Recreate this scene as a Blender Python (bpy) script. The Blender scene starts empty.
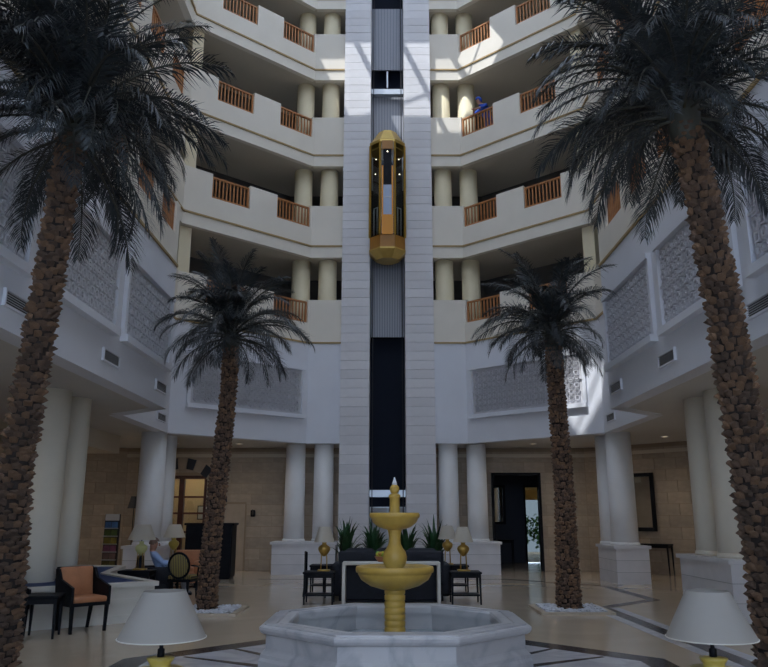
import bpy, bmesh, math, random
from mathutils import Vector, Matrix
PI = math.pi
SC = bpy.context.scene
COL = SC.collection
random.seed(7)

# ------------------------------------------------------------------ camera, sky, sun, exposure
cam_d = bpy.data.cameras.new('camera'); cam = bpy.data.objects.new('camera', cam_d); COL.objects.link(cam)
cam.location = (0, 0, 1.6); cam.rotation_euler = (PI/2 + math.atan(.244), 0, 0)
cam_d.sensor_width = 36; cam_d.lens = 753/768*36; cam_d.shift_x = -2/768; cam_d.clip_start = .05; cam_d.clip_end = 400
SC.camera = cam
W = bpy.data.worlds.new('sky'); SC.world = W; W.use_nodes = True
bg = W.node_tree.nodes['Background']; bg.inputs[0].default_value = (.62, .77, 1.0, 1); bg.inputs[1].default_value = 3.0
sd = bpy.data.lights.new('sun', 'SUN'); sun = bpy.data.objects.new('sun', sd); COL.objects.link(sun)
sd.energy = 8.0; sd.angle = .009; sd.color = (1, .97, .93)
SUN_DIR = Vector((.45, .47, -1.0)).normalized()
sun.location = (-12, -10, 40); sun.rotation_euler = SUN_DIR.to_track_quat('-Z', 'Y').to_euler()
vs = SC.view_settings; vs.view_transform = 'Standard'; vs.look = 'None'; vs.gamma = 1; vs.use_curve_mapping = False
vs.exposure = 0.4
SC.cycles.max_bounces = 10; SC.cycles.diffuse_bounces = 6; SC.cycles.transparent_max_bounces = 12
SC.cycles.sample_clamp_indirect = 4.0

# ------------------------------------------------------------------ materials
def mat(name, col, rough=.6, metal=0, var=.0, scale=4.0, bump=0.0, bscale=None, spec=.5, **kw):
    m = bpy.data.materials.new(name); m.use_nodes = True
    nt = m.node_tree; b = nt.nodes['Principled BSDF']
    b.inputs['Base Color'].default_value = (*col, 1); b.inputs['Roughness'].default_value = rough
    b.inputs['Metallic'].default_value = metal; b.inputs['Specular IOR Level'].default_value = spec
    for k, v in kw.items(): b.inputs[k.replace('_', ' ')].default_value = v
    if var or bump:
        tc = nt.nodes.new('ShaderNodeTexCoord')
    if var:
        n = nt.nodes.new('ShaderNodeTexNoise'); n.inputs['Scale'].default_value = scale; n.inputs['Detail'].default_value = 5
        nt.links.new(tc.outputs['Object'], n.inputs['Vector'])
        r = nt.nodes.new('ShaderNodeValToRGB'); r.color_ramp.elements[0].position = .3; r.color_ramp.elements[1].position = .7
        r.color_ramp.elements[0].color = (*[c*(1-var) for c in col], 1)
        r.color_ramp.elements[1].color = (*[min(1, c*(1+var)) for c in col], 1)
        nt.links.new(n.outputs[0], r.inputs[0]); nt.links.new(r.outputs[0], b.inputs['Base Color'])
    if bump:
        n2 = nt.nodes.new('ShaderNodeTexNoise'); n2.inputs['Scale'].default_value = bscale or scale*4; n2.inputs['Detail'].default_value = 4
        nt.links.new(tc.outputs['Object'], n2.inputs['Vector'])
        bp = nt.nodes.new('ShaderNodeBump'); bp.inputs['Strength'].default_value = bump; bp.inputs['Distance'].default_value = .02
        nt.links.new(n2.outputs[0], bp.inputs['Height']); nt.links.new(bp.outputs[0], b.inputs['Normal'])
    return m

def marble(name, base, vein, rough=.2, scale=1.5, width=.08):
    m = bpy.data.materials.new(name); m.use_nodes = True; nt = m.node_tree; b = nt.nodes['Principled BSDF']
    tc = nt.nodes.new('ShaderNodeTexCoord'); n = nt.nodes.new('ShaderNodeTexNoise'); n.inputs['Scale'].default_value = scale
    n.inputs['Detail'].default_value = 8; n.inputs['Distortion'].default_value = 1.4
    nt.links.new(tc.outputs['Object'], n.inputs['Vector'])
    r = nt.nodes.new('ShaderNodeValToRGB'); e = r.color_ramp.elements
    e[0].position = .5-width; e[0].color = (*base, 1); e[1].position = .5+width; e[1].color = (*[c*.93 for c in base], 1)
    k = r.color_ramp.elements.new(.5); k.color = (*vein, 1)
    nt.links.new(n.outputs[0], r.inputs[0]); nt.links.new(r.outputs[0], b.inputs['Base Color'])
    b.inputs['Roughness'].default_value = rough
    return m

def stripes(name, a, c, scale, axis=0, rough=.7):
    m = bpy.data.materials.new(name); m.use_nodes = True; nt = m.node_tree; b = nt.nodes['Principled BSDF']
    tc = nt.nodes.new('ShaderNodeTexCoord'); w = nt.nodes.new('ShaderNodeTexWave'); w.wave_type = 'BANDS'
    w.bands_direction = 'XYZ'[axis]; w.inputs['Scale'].default_value = scale
    nt.links.new(tc.outputs['Object'], w.inputs['Vector'])
    r = nt.nodes.new('ShaderNodeValToRGB'); r.color_ramp.elements[0].position = .4; r.color_ramp.elements[1].position = .6
    r.color_ramp.elements[0].color = (*a, 1); r.color_ramp.elements[1].color = (*c, 1)
    nt.links.new(w.outputs[0], r.inputs[0]); nt.links.new(r.outputs[0], b.inputs['Base Color']); b.inputs['Roughness'].default_value = rough
    return m

def glass(name, tint, rough=.02, fac=.12):
    m = bpy.data.materials.new(name); m.use_nodes = True; nt = m.node_tree
    for n in list(nt.nodes): nt.nodes.remove(n)
    o = nt.nodes.new('ShaderNodeOutputMaterial'); t = nt.nodes.new('ShaderNodeBsdfTransparent'); t.inputs[0].default_value = (*tint, 1)
    g = nt.nodes.new('ShaderNodeBsdfGlossy'); g.inputs['Roughness'].default_value = rough
    x = nt.nodes.new('ShaderNodeMixShader'); x.inputs[0].default_value = fac
    nt.links.new(t.outputs[0], x.inputs[1]); nt.links.new(g.outputs[0], x.inputs[2]); nt.links.new(x.outputs[0], o.inputs[0])
    return m

def translucent(name, col, mix=.5, rcol=None):
    m = bpy.data.materials.new(name); m.use_nodes = True; nt = m.node_tree
    for n in list(nt.nodes): nt.nodes.remove(n)
    o = nt.nodes.new('ShaderNodeOutputMaterial'); t = nt.nodes.new('ShaderNodeBsdfTranslucent'); t.inputs[0].default_value = (*col, 1)
    d = nt.nodes.new('ShaderNodeBsdfDiffuse'); d.inputs[0].default_value = (*(rcol or col), 1)
    x = nt.nodes.new('ShaderNodeMixShader'); x.inputs[0].default_value = mix
    nt.links.new(t.outputs[0], x.inputs[1]); nt.links.new(d.outputs[0], x.inputs[2]); nt.links.new(x.outputs[0], o.inputs[0])
    return m

M = {}
M['white'] = mat('white_plaster', (.72, .74, .80), .75, var=.03, scale=1.2, bump=.03, bscale=30)
M['cream'] = mat('cream_plaster', (.78, .73, .64), .75, var=.03, scale=1.5, bump=.03, bscale=30)
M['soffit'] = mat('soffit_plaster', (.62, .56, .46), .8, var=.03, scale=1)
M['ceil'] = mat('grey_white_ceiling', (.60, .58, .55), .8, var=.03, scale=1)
M['colg'] = mat('pale_ivory_column_plaster', (.80, .74, .62), .6, var=.03, scale=2)
M['gold_line'] = mat('ochre_moulding', (.40, .28, .12), .6, var=.05)
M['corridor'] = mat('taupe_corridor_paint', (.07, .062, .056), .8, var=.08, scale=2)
M['col'] = mat('ivory_column_plaster', (.80, .71, .50), .6, var=.03, scale=2)
M['colw'] = mat('white_column_plaster', (.83, .82, .81), .55, var=.03, scale=2)
M['wood'] = mat('orange_brown_wood', (.46, .20, .075), .5, var=.2, scale=7, bump=.05)
M['block'] = [mat('tower_limestone', (.68+.03*i, .67+.03*i, .69+.03*i), .55, var=.05, scale=3, bump=.05, bscale=25) for i in (-1, 0, 1)]
M['mortar'] = mat('grey_joint_mortar', (.40, .40, .42), .9)
M['tile'] = [mat('beige_wall_stone', (.44*k, .36*k, .275*k), .5, var=.1, scale=3, bump=.04) for k in (.92, 1, 1.08)]
M['tilejoint'] = mat('brown_wall_joint', (.36, .28, .20), .9)
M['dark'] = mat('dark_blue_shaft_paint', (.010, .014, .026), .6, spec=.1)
M['shaftmetal'] = stripes('ribbed_grey_metal', (.16, .17, .20), (.42, .44, .50), 6.0, 0, .4)
M['steel'] = mat('brushed_steel', (.45, .47, .50), .35, .8)
M['gold'] = mat('lift_brass', (.55, .38, .11), .35, .7, var=.1)
M['amber'] = mat('amber_lift_panel', (.34, .15, .02), .4, var=.1)
M['amberframe'] = mat('dark_amber_frame', (.42, .24, .03), .35, .4, var=.1)
M['amberbright'] = mat('orange_lift_panel', (.75, .30, .02), .4)
M['liftglass'] = glass('lift_glass', (.72, .76, .72), .03, .06)
M['clear'] = glass('clear_glass', (.85, .9, .9), .02, .08)
M['black'] = mat('black_lacquer', (.010, .011, .015), .5, var=.2, scale=6, spec=.12)
M['blackcloth'] = mat('black_upholstery', (.012, .014, .022), .8, var=.2, scale=12, bump=.1)
M['leather'] = mat('orange_tan_leather', (.45, .19, .09), .5, var=.15, scale=5, bump=.08)
M['fount'] = mat('ochre_fountain_stone', (.52, .33, .065), .45, var=.14, scale=7, bump=.06)
M['basin'] = marble('grey_white_marble', (.50, .49, .50), (.36, .36, .38), .3, 1.2, .09)
M['water'] = mat('still_water', (.30, .36, .38), .03, spec=.6)
M['poolwater'] = mat('blue_pool_water', (.02, .045, .14), .5, spec=.15)
M['floor'] = marble('beige_polished_marble', (.60, .50, .385), (.53, .435, .33), .14, .5, .2)
M['inlay_dark'] = mat('dark_grey_marble_inlay', (.045, .045, .055), .16, var=.2, scale=3)
M['inlay_white'] = marble('white_marble_inlay', (.62, .62, .65), (.5, .5, .53), .16, 1.0, .1)
M['poolstone'] = mat('pale_pool_limestone', (.62, .60, .55), .5, var=.05, scale=2)
M['shade'] = translucent('lamp_shade_linen', (.37, .355, .335), .7)
M['shade2'] = translucent('cream_lamp_shade', (.74, .69, .60), .55)
M['ceramic'] = mat('yellow_glazed_ceramic', (.50, .39, .09), .3, var=.1, scale=9)
M['celadon'] = mat('pale_yellow_ceramic', (.55, .55, .25), .35, var=.1, scale=9)
M['brass'] = mat('aged_brass', (.55, .36, .10), .35, .8)
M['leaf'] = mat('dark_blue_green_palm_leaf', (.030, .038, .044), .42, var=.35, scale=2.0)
M['rachis'] = mat('palm_frond_stalk', (.045, .045, .035), .6, var=.2)
M['trunk'] = mat('darkened_palm_fibre', (.022, .014, .011), .95, var=.35, scale=14, bump=.5)  # core colour darkened to deepen the gaps between leaf bases
M['boot'] = [mat('brown_cut_leaf_base', c, .95, var=.5, scale=25, bump=.9) for c in ((.125, .08, .057), (.18, .112, .076), (.235, .138, .082))]
M['pebble'] = mat('white_pebble', (.62, .63, .68), .7, var=.15, scale=20)
M['tray'] = mat('beige_stone_kerb', (.50, .42, .32), .5, var=.08, scale=4)
M['vent'] = mat('grey_vent_slat', (.40, .41, .43), .6)
M['ventdark'] = mat('vent_shadow_box', (.03, .03, .035), .9)
M['relief'] = mat('carved_white_stucco', (.62, .62, .66), .8, var=.05, scale=6)
M['reliefbg'] = mat('carved_stucco_ground', (.56, .56, .59), .85)
M['redwood'] = mat('dark_red_wood', (.07, .022, .016), .4, var=.2, scale=6)
M['bluestone'] = mat('dark_blue_voussoir', (.03, .037, .055), .6)
M['plaster_beige'] = mat('beige_room_plaster', (.55, .42, .26), .8)
M['mirror'] = mat('mirror_glass', (.8, .82, .8), .03, 1.0)
M['plant'] = mat('indoor_plant_leaf', (.02, .075, .025), .5, var=.4, scale=8)
M['pot'] = mat('dark_planter', (.03, .03, .035), .6)
M['skin'] = mat('skin', (.50, .26, .19), .55)
M['shirt'] = mat('pale_blue_shirt', (.33, .45, .72), .8, var=.06, scale=9)
M['blueshirt'] = mat('bright_blue_shirt', (.03, .09, .48), .8, var=.1, scale=9)
M['jeans'] = mat('blue_jeans', (.05, .08, .26), .85)
M['greytrousers'] = mat('grey_trousers', (.22, .23, .27), .85)
M['greyhair'] = mat('short_greying_hair', (.25, .17, .14), .9)
M['hedge'] = mat('garden_foliage', (.10, .26, .06), .7, var=.4, scale=6)
M['awning'] = mat('yellow_awning', (.75, .42, .10), .7)
M['stripecloth'] = stripes('gold_and_brown_striped_fabric', (.10, .08, .06), (.38, .30, .09), 9.0, 0, .8)
M['roofpanel'] = translucent('opal_roof_glazing', (.40, .42, .46), .25, (.6, .6, .6))
M['roofclear'] = glass('tinted_roof_glass', (.42, .44, .46), .02, .05)
M['addedglass'] = glass('added_glazing_glass', (.86, .88, .90), .02, .06)
M['lobbyglass'] = glass('dark_tinted_garden_glass', (.28, .29, .28), .02, .04)
M['roof'] = mat('roof_deck', (.5, .5, .5), .9)

# ------------------------------------------------------------------ mesh building
class MB:
    def __init__(s): s.v = []; s.f = []; s.sm = []
    def add(s, vs, fs, smooth=False, X=None):
        o = len(s.v)
        s.v += [tuple(X @ Vector(p)) if X else tuple(p) for p in vs]
        s.f += [tuple(i+o for i in f) for f in fs]; s.sm += [smooth]*len(fs); return s
    def box(s, c, d, rz=0, X=None):
        hx, hy, hz = d[0]/2, d[1]/2, d[2]/2; cs, sn = math.cos(rz), math.sin(rz)
        vs = []
        for z in (-hz, hz):
            for x, y in ((-hx, -hy), (hx, -hy), (hx, hy), (-hx, hy)):
                vs.append((c[0]+x*cs-y*sn, c[1]+x*sn+y*cs, c[2]+z))
        return s.add(vs, [(3, 2, 1, 0), (4, 5, 6, 7), (0, 1, 5, 4), (1, 2, 6, 5), (2, 3, 7, 6), (3, 0, 4, 7)], False, X)
    def rbox(s, c, d, r, seg=2, X=None, smooth=True):
        bm = bmesh.new(); bmesh.ops.create_cube(bm, size=1)
        for v in bm.verts: v.co = Vector((v.co.x*d[0], v.co.y*d[1], v.co.z*d[2]))
        bmesh.ops.bevel(bm, geom=bm.edges[:], offset=r, segments=seg, affect='EDGES', profile=.5)
        bm.verts.ensure_lookup_table(); bm.verts.index_update()
        vs = [(v.co.x+c[0], v.co.y+c[1], v.co.z+c[2]) for v in bm.verts]; fs = [tuple(v.index for v in f.verts) for f in bm.faces]
        bm.free(); return s.add(vs, fs, smooth, X)
    def bar(s, p, q, w, h=None, up=(0, 0, 1), taper=1.0):
        p, q = Vector(p), Vector(q); h = h or w; d = (q-p).normalized(); u = Vector(up)
        if abs(d.dot(u)) > .98: u = Vector((0, 1, 0))
        a = d.cross(u).normalized(); b = a.cross(d).normalized(); vs = []
        for e, k in ((p, 1), (q, taper)):
            for x, y in ((-1, -1), (1, -1), (1, 1), (-1, 1)): vs.append(e+a*x*w/2*k+b*y*h/2*k)
        return s.add(vs, [(3, 2, 1, 0), (4, 5, 6, 7), (0, 1, 5, 4), (1, 2, 6, 5), (2, 3, 7, 6), (3, 0, 4, 7)])
    def tube(s, pts, rad, n=8, cap=True, smooth=True):
        pts = [Vector(p) for p in pts]
        if not hasattr(rad, '__len__'): rad = [rad]*len(pts)
        vs = []; fs = []; a = None
        for i, p in enumerate(pts):
            d = (pts[min(i+1, len(pts)-1)]-pts[max(i-1, 0)]).normalized()
            if a is None:
                a = d.cross(Vector((0, 0, 1)));  a = d.cross(Vector((0, 1, 0))) if a.length < .1 else a
            a = (a - d*a.dot(d)).normalized(); b = d.cross(a)
            for k in range(n):
                t = 2*PI*k/n; vs.append(p+a*math.cos(t)*rad[i]+b*math.sin(t)*rad[i])
        for i in range(len(pts)-1):
            for k in range(n): fs.append((i*n+k, i*n+(k+1) % n, (i+1)*n+(k+1) % n, (i+1)*n+k))
        if cap: fs += [tuple(range(n))[::-1], tuple(range((len(pts)-1)*n, len(pts)*n))]
        return s.add(vs, fs, smooth)
    def lathe(s, prof, n=24, c=(0, 0, 0), smooth=True, rot=0, sx=1, sy=1, cap=True):
        vs = []; fs = []
        for r, z in prof:
            for k in range(n):
                t = 2*PI*k/n+rot; vs.append((c[0]+r*math.cos(t)*sx, c[1]+r*math.sin(t)*sy, c[2]+z))
        for i in range(len(prof)-1):
            for k in range(n): fs.append((i*n+k, i*n+(k+1) % n, (i+1)*n+(k+1) % n, (i+1)*n+k))
        if cap: fs += [tuple(range(n))[::-1], tuple(range((len(prof)-1)*n, len(prof)*n))]
        return s.add(vs, fs, smooth)
    def prism(s, poly, z0, z1):
        n = len(poly); vs = [(x, y, z0) for x, y in poly]+[(x, y, z1) for x, y in poly]
        fs = [tuple(range(n))[::-1], tuple(range(n, 2*n))]+[(i, (i+1) % n, n+(i+1) % n, n+i) for i in range(n)]
        return s.add(vs, fs)
    def ellip(s, c, r, n=12, m=8, X=None):
        prof = []
        vs = [(c[0], c[1], c[2]-r[2])]
        for i in range(1, m):
            t = PI*i/m-PI/2
            for k in range(n): u = 2*PI*k/n; vs.append((c[0]+r[0]*math.cos(t)*math.cos(u), c[1]+r[1]*math.cos(t)*math.sin(u), c[2]+r[2]*math.sin(t)))
        vs.append((c[0], c[1], c[2]+r[2])); fs = []
        for k in range(n): fs.append((0, 1+(k+1) % n, 1+k))
        for i in range(m-2):
            for k in range(n): fs.append((1+i*n+k, 1+i*n+(k+1) % n, 1+(i+1)*n+(k+1) % n, 1+(i+1)*n+k))
        e = 1+(m-2)*n
        for k in range(n): fs.append((e+k, e+(k+1) % n, len(vs)-1))
        return s.add(vs, fs, True, X)
    def mesh(s, name, m):
        me = bpy.data.meshes.new(name); me.from_pydata(s.v, [], s.f)
        bm = bmesh.new(); bm.from_mesh(me); bmesh.ops.recalc_face_normals(bm, faces=bm.faces); bm.to_mesh(me); bm.free()
        me.polygons.foreach_set('use_smooth', s.sm); me.materials.append(m); me.update(); return me
    def build(s, name, m, parent=None, **kw):
        return link(name, s.mesh(name, m), parent, **kw)

def link(name, me, parent=None, loc=None, rot=None, scale=None):
    o = bpy.data.objects.new(name, me); COL.objects.link(o)
    if parent: o.parent = parent
    if loc is not None: o.location = loc
    if rot is not None: o.rotation_euler = rot
    if scale is not None: o.scale = scale
    return o
def tag(o, label, cat, group=None):
    o['label'] = label; o['category'] = cat
    if group: o['group'] = group
    return o
def thing(name, label, cat, loc=(0, 0, 0), rz=0, group=None):
    o = bpy.data.objects.new(name, None); COL.objects.link(o); o.location = loc; o.rotation_euler = (0, 0, rz); o.empty_display_size = .1
    return tag(o, label, cat, group)
def copy_tree(root, label, loc, rz=None, parent=None, scale=None):
    c = root.copy(); COL.objects.link(c)
    if label: c['label'] = label
    if loc is not None: c.location = loc
    if rz is not None: c.rotation_euler = (0, 0, rz)
    if scale: c.scale = (scale,)*3
    if parent: c.parent = parent
    for ch in list(root.children): copy_tree(ch, None, None, None, c)
    return c
def struct(o, label=None):
    o['kind'] = 'structure'
    if label: o['label'] = label
    return o
def stuff(o): o['kind'] = 'stuff'; return o
# ------------------------------------------------------------------ the building
ZT = [8.16+3.14*k-(.4 if k == 4 else 0) for k in range(5)]          # parapet tops
ZC = 3.74                                     # gallery ceiling
def pts_of(s):
    return [(s*1.40+.045, 22.5), (s*2.4+.03, 22.5), (s*5.67, 19.6), (s*5.67, 16.2), (s*4.5+.05, 15.2), (s*4.5+.05, -5.0)]
def outv(s, p, q):
    d = Vector((q[0]-p[0], q[1]-p[1])); L = d.length; d /= L
    o = Vector((-d.y, d.x))*s
    return d, o, L
def quad(s, p, q, t, a, b, off=0):            # plan quad of a wall stretch a..b along p-q, thickness t outward
    d, o, L = outv(s, p, q); P = Vector(p)
    return [tuple(P+d*a+o*off), tuple(P+d*b+o*off), tuple(P+d*b+o*(off+t)), tuple(P+d*a+o*(off+t))]
SEG = ['landing', 'wing', 'recess', 'return', 'side']
RAILS = {1: {'wing': [(.06, 1.31), (2.28, 3.53)], 'side': [(.25+1.46*i, 1.25+1.46*i) for i in range(7)]},
         -1: {'wing': [(.06, 1.31), (2.28, 3.53)], 'side': [(.25+1.46*i, 1.25+1.46*i) for i in range(7)]}}
RAILS[1]['side'] = [(a+.35, b+.35) for a, b in RAILS[1]['side']]
rail_slots = []
SIDE = {-1: 'left', 1: 'right'}
TH = .16

floor_mb = MB().box((0, 11.5, -.1), (20.4, 34, .2))
floor = struct(floor_mb.build('floor', M['floor']))

for s in (-1, 1):
    P = pts_of(s); nm = SIDE[s]
    for k in range(5):
        zt = ZT[k]
        for i, sg in enumerate(SEG):
            p, q = P[i], P[i+1]; d, o, L = outv(s, p, q)
            no = RAILS[s].get(sg, [])
            if sg == 'side' and k > 2: no = []
            zb = zt-.74
            z0 = zt-1.37 if k == 0 else zt-1.75
            mb = MB(); mb.prism(quad(s, p, q, TH, 0, L), z0, zb)
            a = 0
            for (x0, x1) in no+[(L, None)]:
                if x0 > a: mb.prism(quad(s, p, q, TH, a, x0), zb, zt)
                a = x1
            w = struct(mb.build('wall_%s_parapet' % nm, M['cream']), 'cream plaster balcony parapet')
            g = MB().prism(quad(s, p, q, .04, -.01, L+.01, -.035), zt-1.395, zt-1.345)
            g.build('ochre_moulding', M['gold_line'], w)
            for j, (x0, x1) in enumerate(no): rail_slots.append((s, k, sg, j, p, q, x0, x1))
            if k == 0:
                lw = struct(MB().prism(quad(s, p, q, .3, -.0, L), ZC-.01, zt-1.37).build('wall_%s' % nm, M['white']), 'white plaster wall under the lowest balcony')
    # slabs
    poly = [(x+.06*s, y+.05) if y > 0 else (x+.06*s, y) for x, y in P]
    poly = poly+[(s*9.9, -5.0), (s*9.9, 26.2), (s*1.4+.045, 26.2)]
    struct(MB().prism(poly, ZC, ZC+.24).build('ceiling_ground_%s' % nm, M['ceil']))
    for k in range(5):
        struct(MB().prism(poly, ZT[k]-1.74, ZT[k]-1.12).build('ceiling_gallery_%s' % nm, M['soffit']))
    # corridor back wall
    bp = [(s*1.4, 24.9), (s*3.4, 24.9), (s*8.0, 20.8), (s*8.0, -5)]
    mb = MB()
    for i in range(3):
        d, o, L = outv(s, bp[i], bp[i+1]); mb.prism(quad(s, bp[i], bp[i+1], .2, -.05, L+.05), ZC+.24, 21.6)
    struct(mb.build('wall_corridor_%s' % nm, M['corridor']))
    # corner jamb piers at the outer end of each wing
    for k in range(1, 5):
        mb = MB().prism(quad(s, P[1], P[2], .30, 4.0, 4.36, TH+.02), ZT[k-1]-1.1, ZT[k]-1.76)
        struct(mb.build('trim_jamb_%s' % nm, M['col']), 'cream jamb pier closing the balcony opening')

# wooden railings standing in the parapet notches
def make_rail(L, n):
    r = thing('wooden_railing', 'x', 'railing', group='orange wooden balcony railings')
    MB().box((L/2, 0, .655), (L-.02, .07, .05)).build('top_rail', M['wood'], r)
    MB().box((L/2, 0, .045), (L-.02, .06, .045)).build('bottom_rail', M['wood'], r)
    for x in (.03, L-.03): MB().box((x, 0, .34), (.05, .06, .64)).build('end_post', M['wood'], r)
    bmesh_ = MB().box((0, 0, .35), (.036, .036, .57)).mesh('baluster', M['wood'])
    for i in range(n): link('baluster', bmesh_, r, loc=(.03+(L-.06)*(i+1)/(n+1), 0, 0))
    return r
ORD = ['lowest', 'second', 'third', 'fourth', 'fifth']
ORN = ['nearest the lift tower', 'farther from the lift tower']
ORS = ['at the far end of the row', 'second from the far end', 'third from the far end', 'fourth from the far end', 'fifth from the far end', 'sixth from the far end', 'seventh from the far end']
proto = {}
for (s, k, sg, j, p, q, x0, x1) in rail_slots:
    if sg == 'side' and (k > 1 and j > 1): continue
    d, o, L = outv(s, p, q)
    loc = Vector(p)+d*x0+o*(TH*.5)
    loc = (loc.x, loc.y, ZT[k]-.735); rz = math.atan2(d.y, d.x)
    if sg == 'wing': lab = 'orange wooden railing, %s balcony up, %s wing, %s' % (ORD[k], SIDE[s], ORN[j])
    else: lab = 'orange wooden railing, %s balcony up, %s side wall, %s' % (ORD[k], SIDE[s], ORS[j])
    if sg not in proto:
        proto[sg] = make_rail(x1-x0, 9 if sg == 'wing' else 7); r = proto[sg]; r.location = loc; r.rotation_euler = (0, 0, rz); r['label'] = lab
    else: copy_tree(proto[sg], lab, loc, rz)

# ------------------------------------------------------------------ lift tower of coursed stone
def pier(x0, x1, nm):
    core = struct(MB().box(((x0+x1)/2, 23.2, 10.6), (x1-x0-.03, 1.78, 21.2)).build('wall_tower_%s' % nm, M['mortar']), 'tall pale stone pier beside the lift shaft')
    hts = .282; n = int(21.1/hts)
    ms = [MB().box((0, 0, 0), (x1-x0, 1.84, hts-.009)).mesh('block', m) for m in M['block']]
    for i in range(n):
        link('block', ms[random.randrange(3)], core, loc=((x0+x1)/2, 23.2+random.uniform(-.004, .004), hts*(i+.5)))
pier(-1.37, -.50, 'left'); pier(.59, 1.46, 'right')
# shaft
cx = .045
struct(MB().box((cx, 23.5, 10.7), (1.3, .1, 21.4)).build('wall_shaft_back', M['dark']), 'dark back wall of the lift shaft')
def zy(y, Y):
    v = 333.5-y; C_, S_ = math.cos(math.atan(.244)), math.sin(math.atan(.244))
    return 1.6+Y*(753*S_+v*C_)/(753*C_-v*S_)
def shaft_panel(y0, y1, Y, m, name, lab, w=1.08, t=.06):
    z1, z0 = zy(y0, Y), zy(y1, Y)
    return struct(MB().box((cx, Y+t/2, (z0+z1)/2), (w, t, z1-z0)).build(name, m), lab)
shaft_panel(9, 70, 23.0, M['shaftmetal'], 'trim_shaft_panel', 'ribbed grey metal panel high in the lift shaft')
shaft_panel(94, 190, 23.0, M['shaftmetal'], 'trim_shaft_panel', 'ribbed grey metal panel behind the lift cabin')
shaft_panel(256, 337, 23.0, M['shaftmetal'], 'trim_shaft_panel', 'ribbed grey metal panel below the lift cabin')
shaft_panel(89, 94, 22.7, M['steel'], 'trim_shaft_beam', 'steel crossbeam above the lift cabin', t=.2)
shaft_panel(490, 497, 22.7, M['steel'], 'trim_shaft_beam', 'steel crossbeam over the ground floor lift door', t=.2)
struct(MB().box((cx, 22.9, zy(80, 22.9)), (.05, .05, .62)).build('trim_shaft_mullion', M['steel']), 'thin steel mullion high in the lift shaft')
for sx in (-1, 1): struct(MB().box((cx+sx*.46, 22.72, 10.6), (.03, .05, 21)).build('trim_guide_rail', M['ventdark']), 'dark vertical guide rail of the lift')
d1 = struct(MB().box((cx, 23.1, .95), (1.06, .05, 1.9)).build('door_1', M['steel']), 'lift door of brushed steel at ground level')
for sx in (-1, 1): MB().box((sx*.26+cx, 23.06, .95), (.5, .03, 1.86)).build('door_leaf', M['vent'], d1)

# lift cabin: panoramic octagonal capsule
Yl = 22.2; zt_ = zy(128, 21.8); zb1 = zy(141, 21.8); zm = zy(236, 21.8); zbot = zy(257, 21.8)
lift = thing('lift_cabin', 'panoramic glass and brass lift cabin hanging in the dark shaft', 'elevator', (cx, Yl, zbot))
h1, h2, h3 = zm-zbot, zb1-zbot, zt_-zbot
R8 = PI/8
def octr(a): return a/math.cos(R8)
MB().lathe([(octr(.34), 0), (octr(.56), h1*.35), (octr(.56), h1*.42)], 8, rot=R8, smooth=False).build('lower_skirt', M['gold'], lift)
MB().lathe([(octr(.545), h1*.42), (octr(.545), h1)], 8, rot=R8, smooth=False).build('amber_apron', M['amber'], lift)
MB().lathe([(octr(.56), h2-.10), (octr(.56), h2), (octr(.50), h2+.06), (octr(.27), h3), (octr(.05), h3+.01)], 8, rot=R8, smooth=False).build('domed_roof', M['gold'], lift)
MB().lathe([(octr(.50), h2-.26), (octr(.50), h2-.22)], 8, rot=R8, smooth=False).build('inner_ceiling', M['gold'], lift)
MB().lathe([(octr(.53), h1), (octr(.53), h1+.04)], 8, rot=R8, smooth=False).build('cabin_floor', M['black'], lift)
hh = h2-h1
for k in range(8):
    a = R8+k*PI/4; R = octr(.55); MB().box((R*math.cos(a), R*math.sin(a), (h1+h2-.1)/2), (.055, .055, h2-.1-h1), a).build('mullion', M['amberframe'], lift)
    b = k*PI/4; c_, s_ = math.cos(b), math.sin(b)
    if s_ < .5:
        v = [(.545*c_-s_*w, .545*s_+c_*w, z) for w, z in ((-.2, h1), (.2, h1), (.2, h2-.1), (-.2, h2-.1))]
        MB().add(v, [(0, 1, 2, 3)]).build('glass_pane', M['liftglass'], lift)
MB().box((0, .42, (h1+h2)/2-.1), (.9, .04, hh-.25)).build('back_panel', M['black'], lift)
MB().box((0, -.555, h1+hh*.35), (.26, .02, hh*.32)).build('pale_blue_door_panel', mat('pale_blue_lift_door', (.36, .43, .58), .4), lift)
MB().box((0, -.565, h1+hh*.38), (.26, .02, .03)).build('door_crossbar', M['steel'], lift)
MB().box((0, -.555, h1+hh*.70), (.26, .03, hh*.38)).build('dark_header_panel', M['black'], lift)
MB().box((0, -.555, h1+hh*.93), (.36, .03, hh*.10)).build('brown_transom', M['amber'], lift)
for sx in (-1, 1): MB().box((sx*.155, -.56, h1+hh*.36), (.05, .03, hh*.70)).build('amber_upright', M['amberbright'], lift)
MB().box((0, -.565, h1+hh*.10), (.33, .03, hh*.20)).build('orange_front_panel', M['amberbright'], lift)
for sx in (-1, 1):
    MB().tube([(sx*.42, -.26, h1+.95), (sx*.30, -.38, h1+.95)], .018, 6).build('handrail', M['steel'], lift)
    for yy in (0, 1): MB().tube([(sx*(.42-.10*yy), -.26-.10*yy, h1+.04), (sx*(.42-.10*yy), -.26-.10*yy, h1+.95)], .014, 6).build('rail_post', M['steel'], lift)
spot = mat('small_lift_spot', (1, .9, .7), .5, Emission_Color=(1, .85, .6, 1), Emission_Strength=3)
for (x, z) in ((-.36, .82), (.36, .82), (-.38, .66), (.38, .66)):
    MB().ellip((x, -.28, h1+hh*z), (.02, .02, .02), 8, 6).build('spotlight', spot, lift)
MB().ellip((0, -.575, h1+hh*.86), (.02, .02, .02), 8, 6).build('spotlight', spot, lift)

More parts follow.
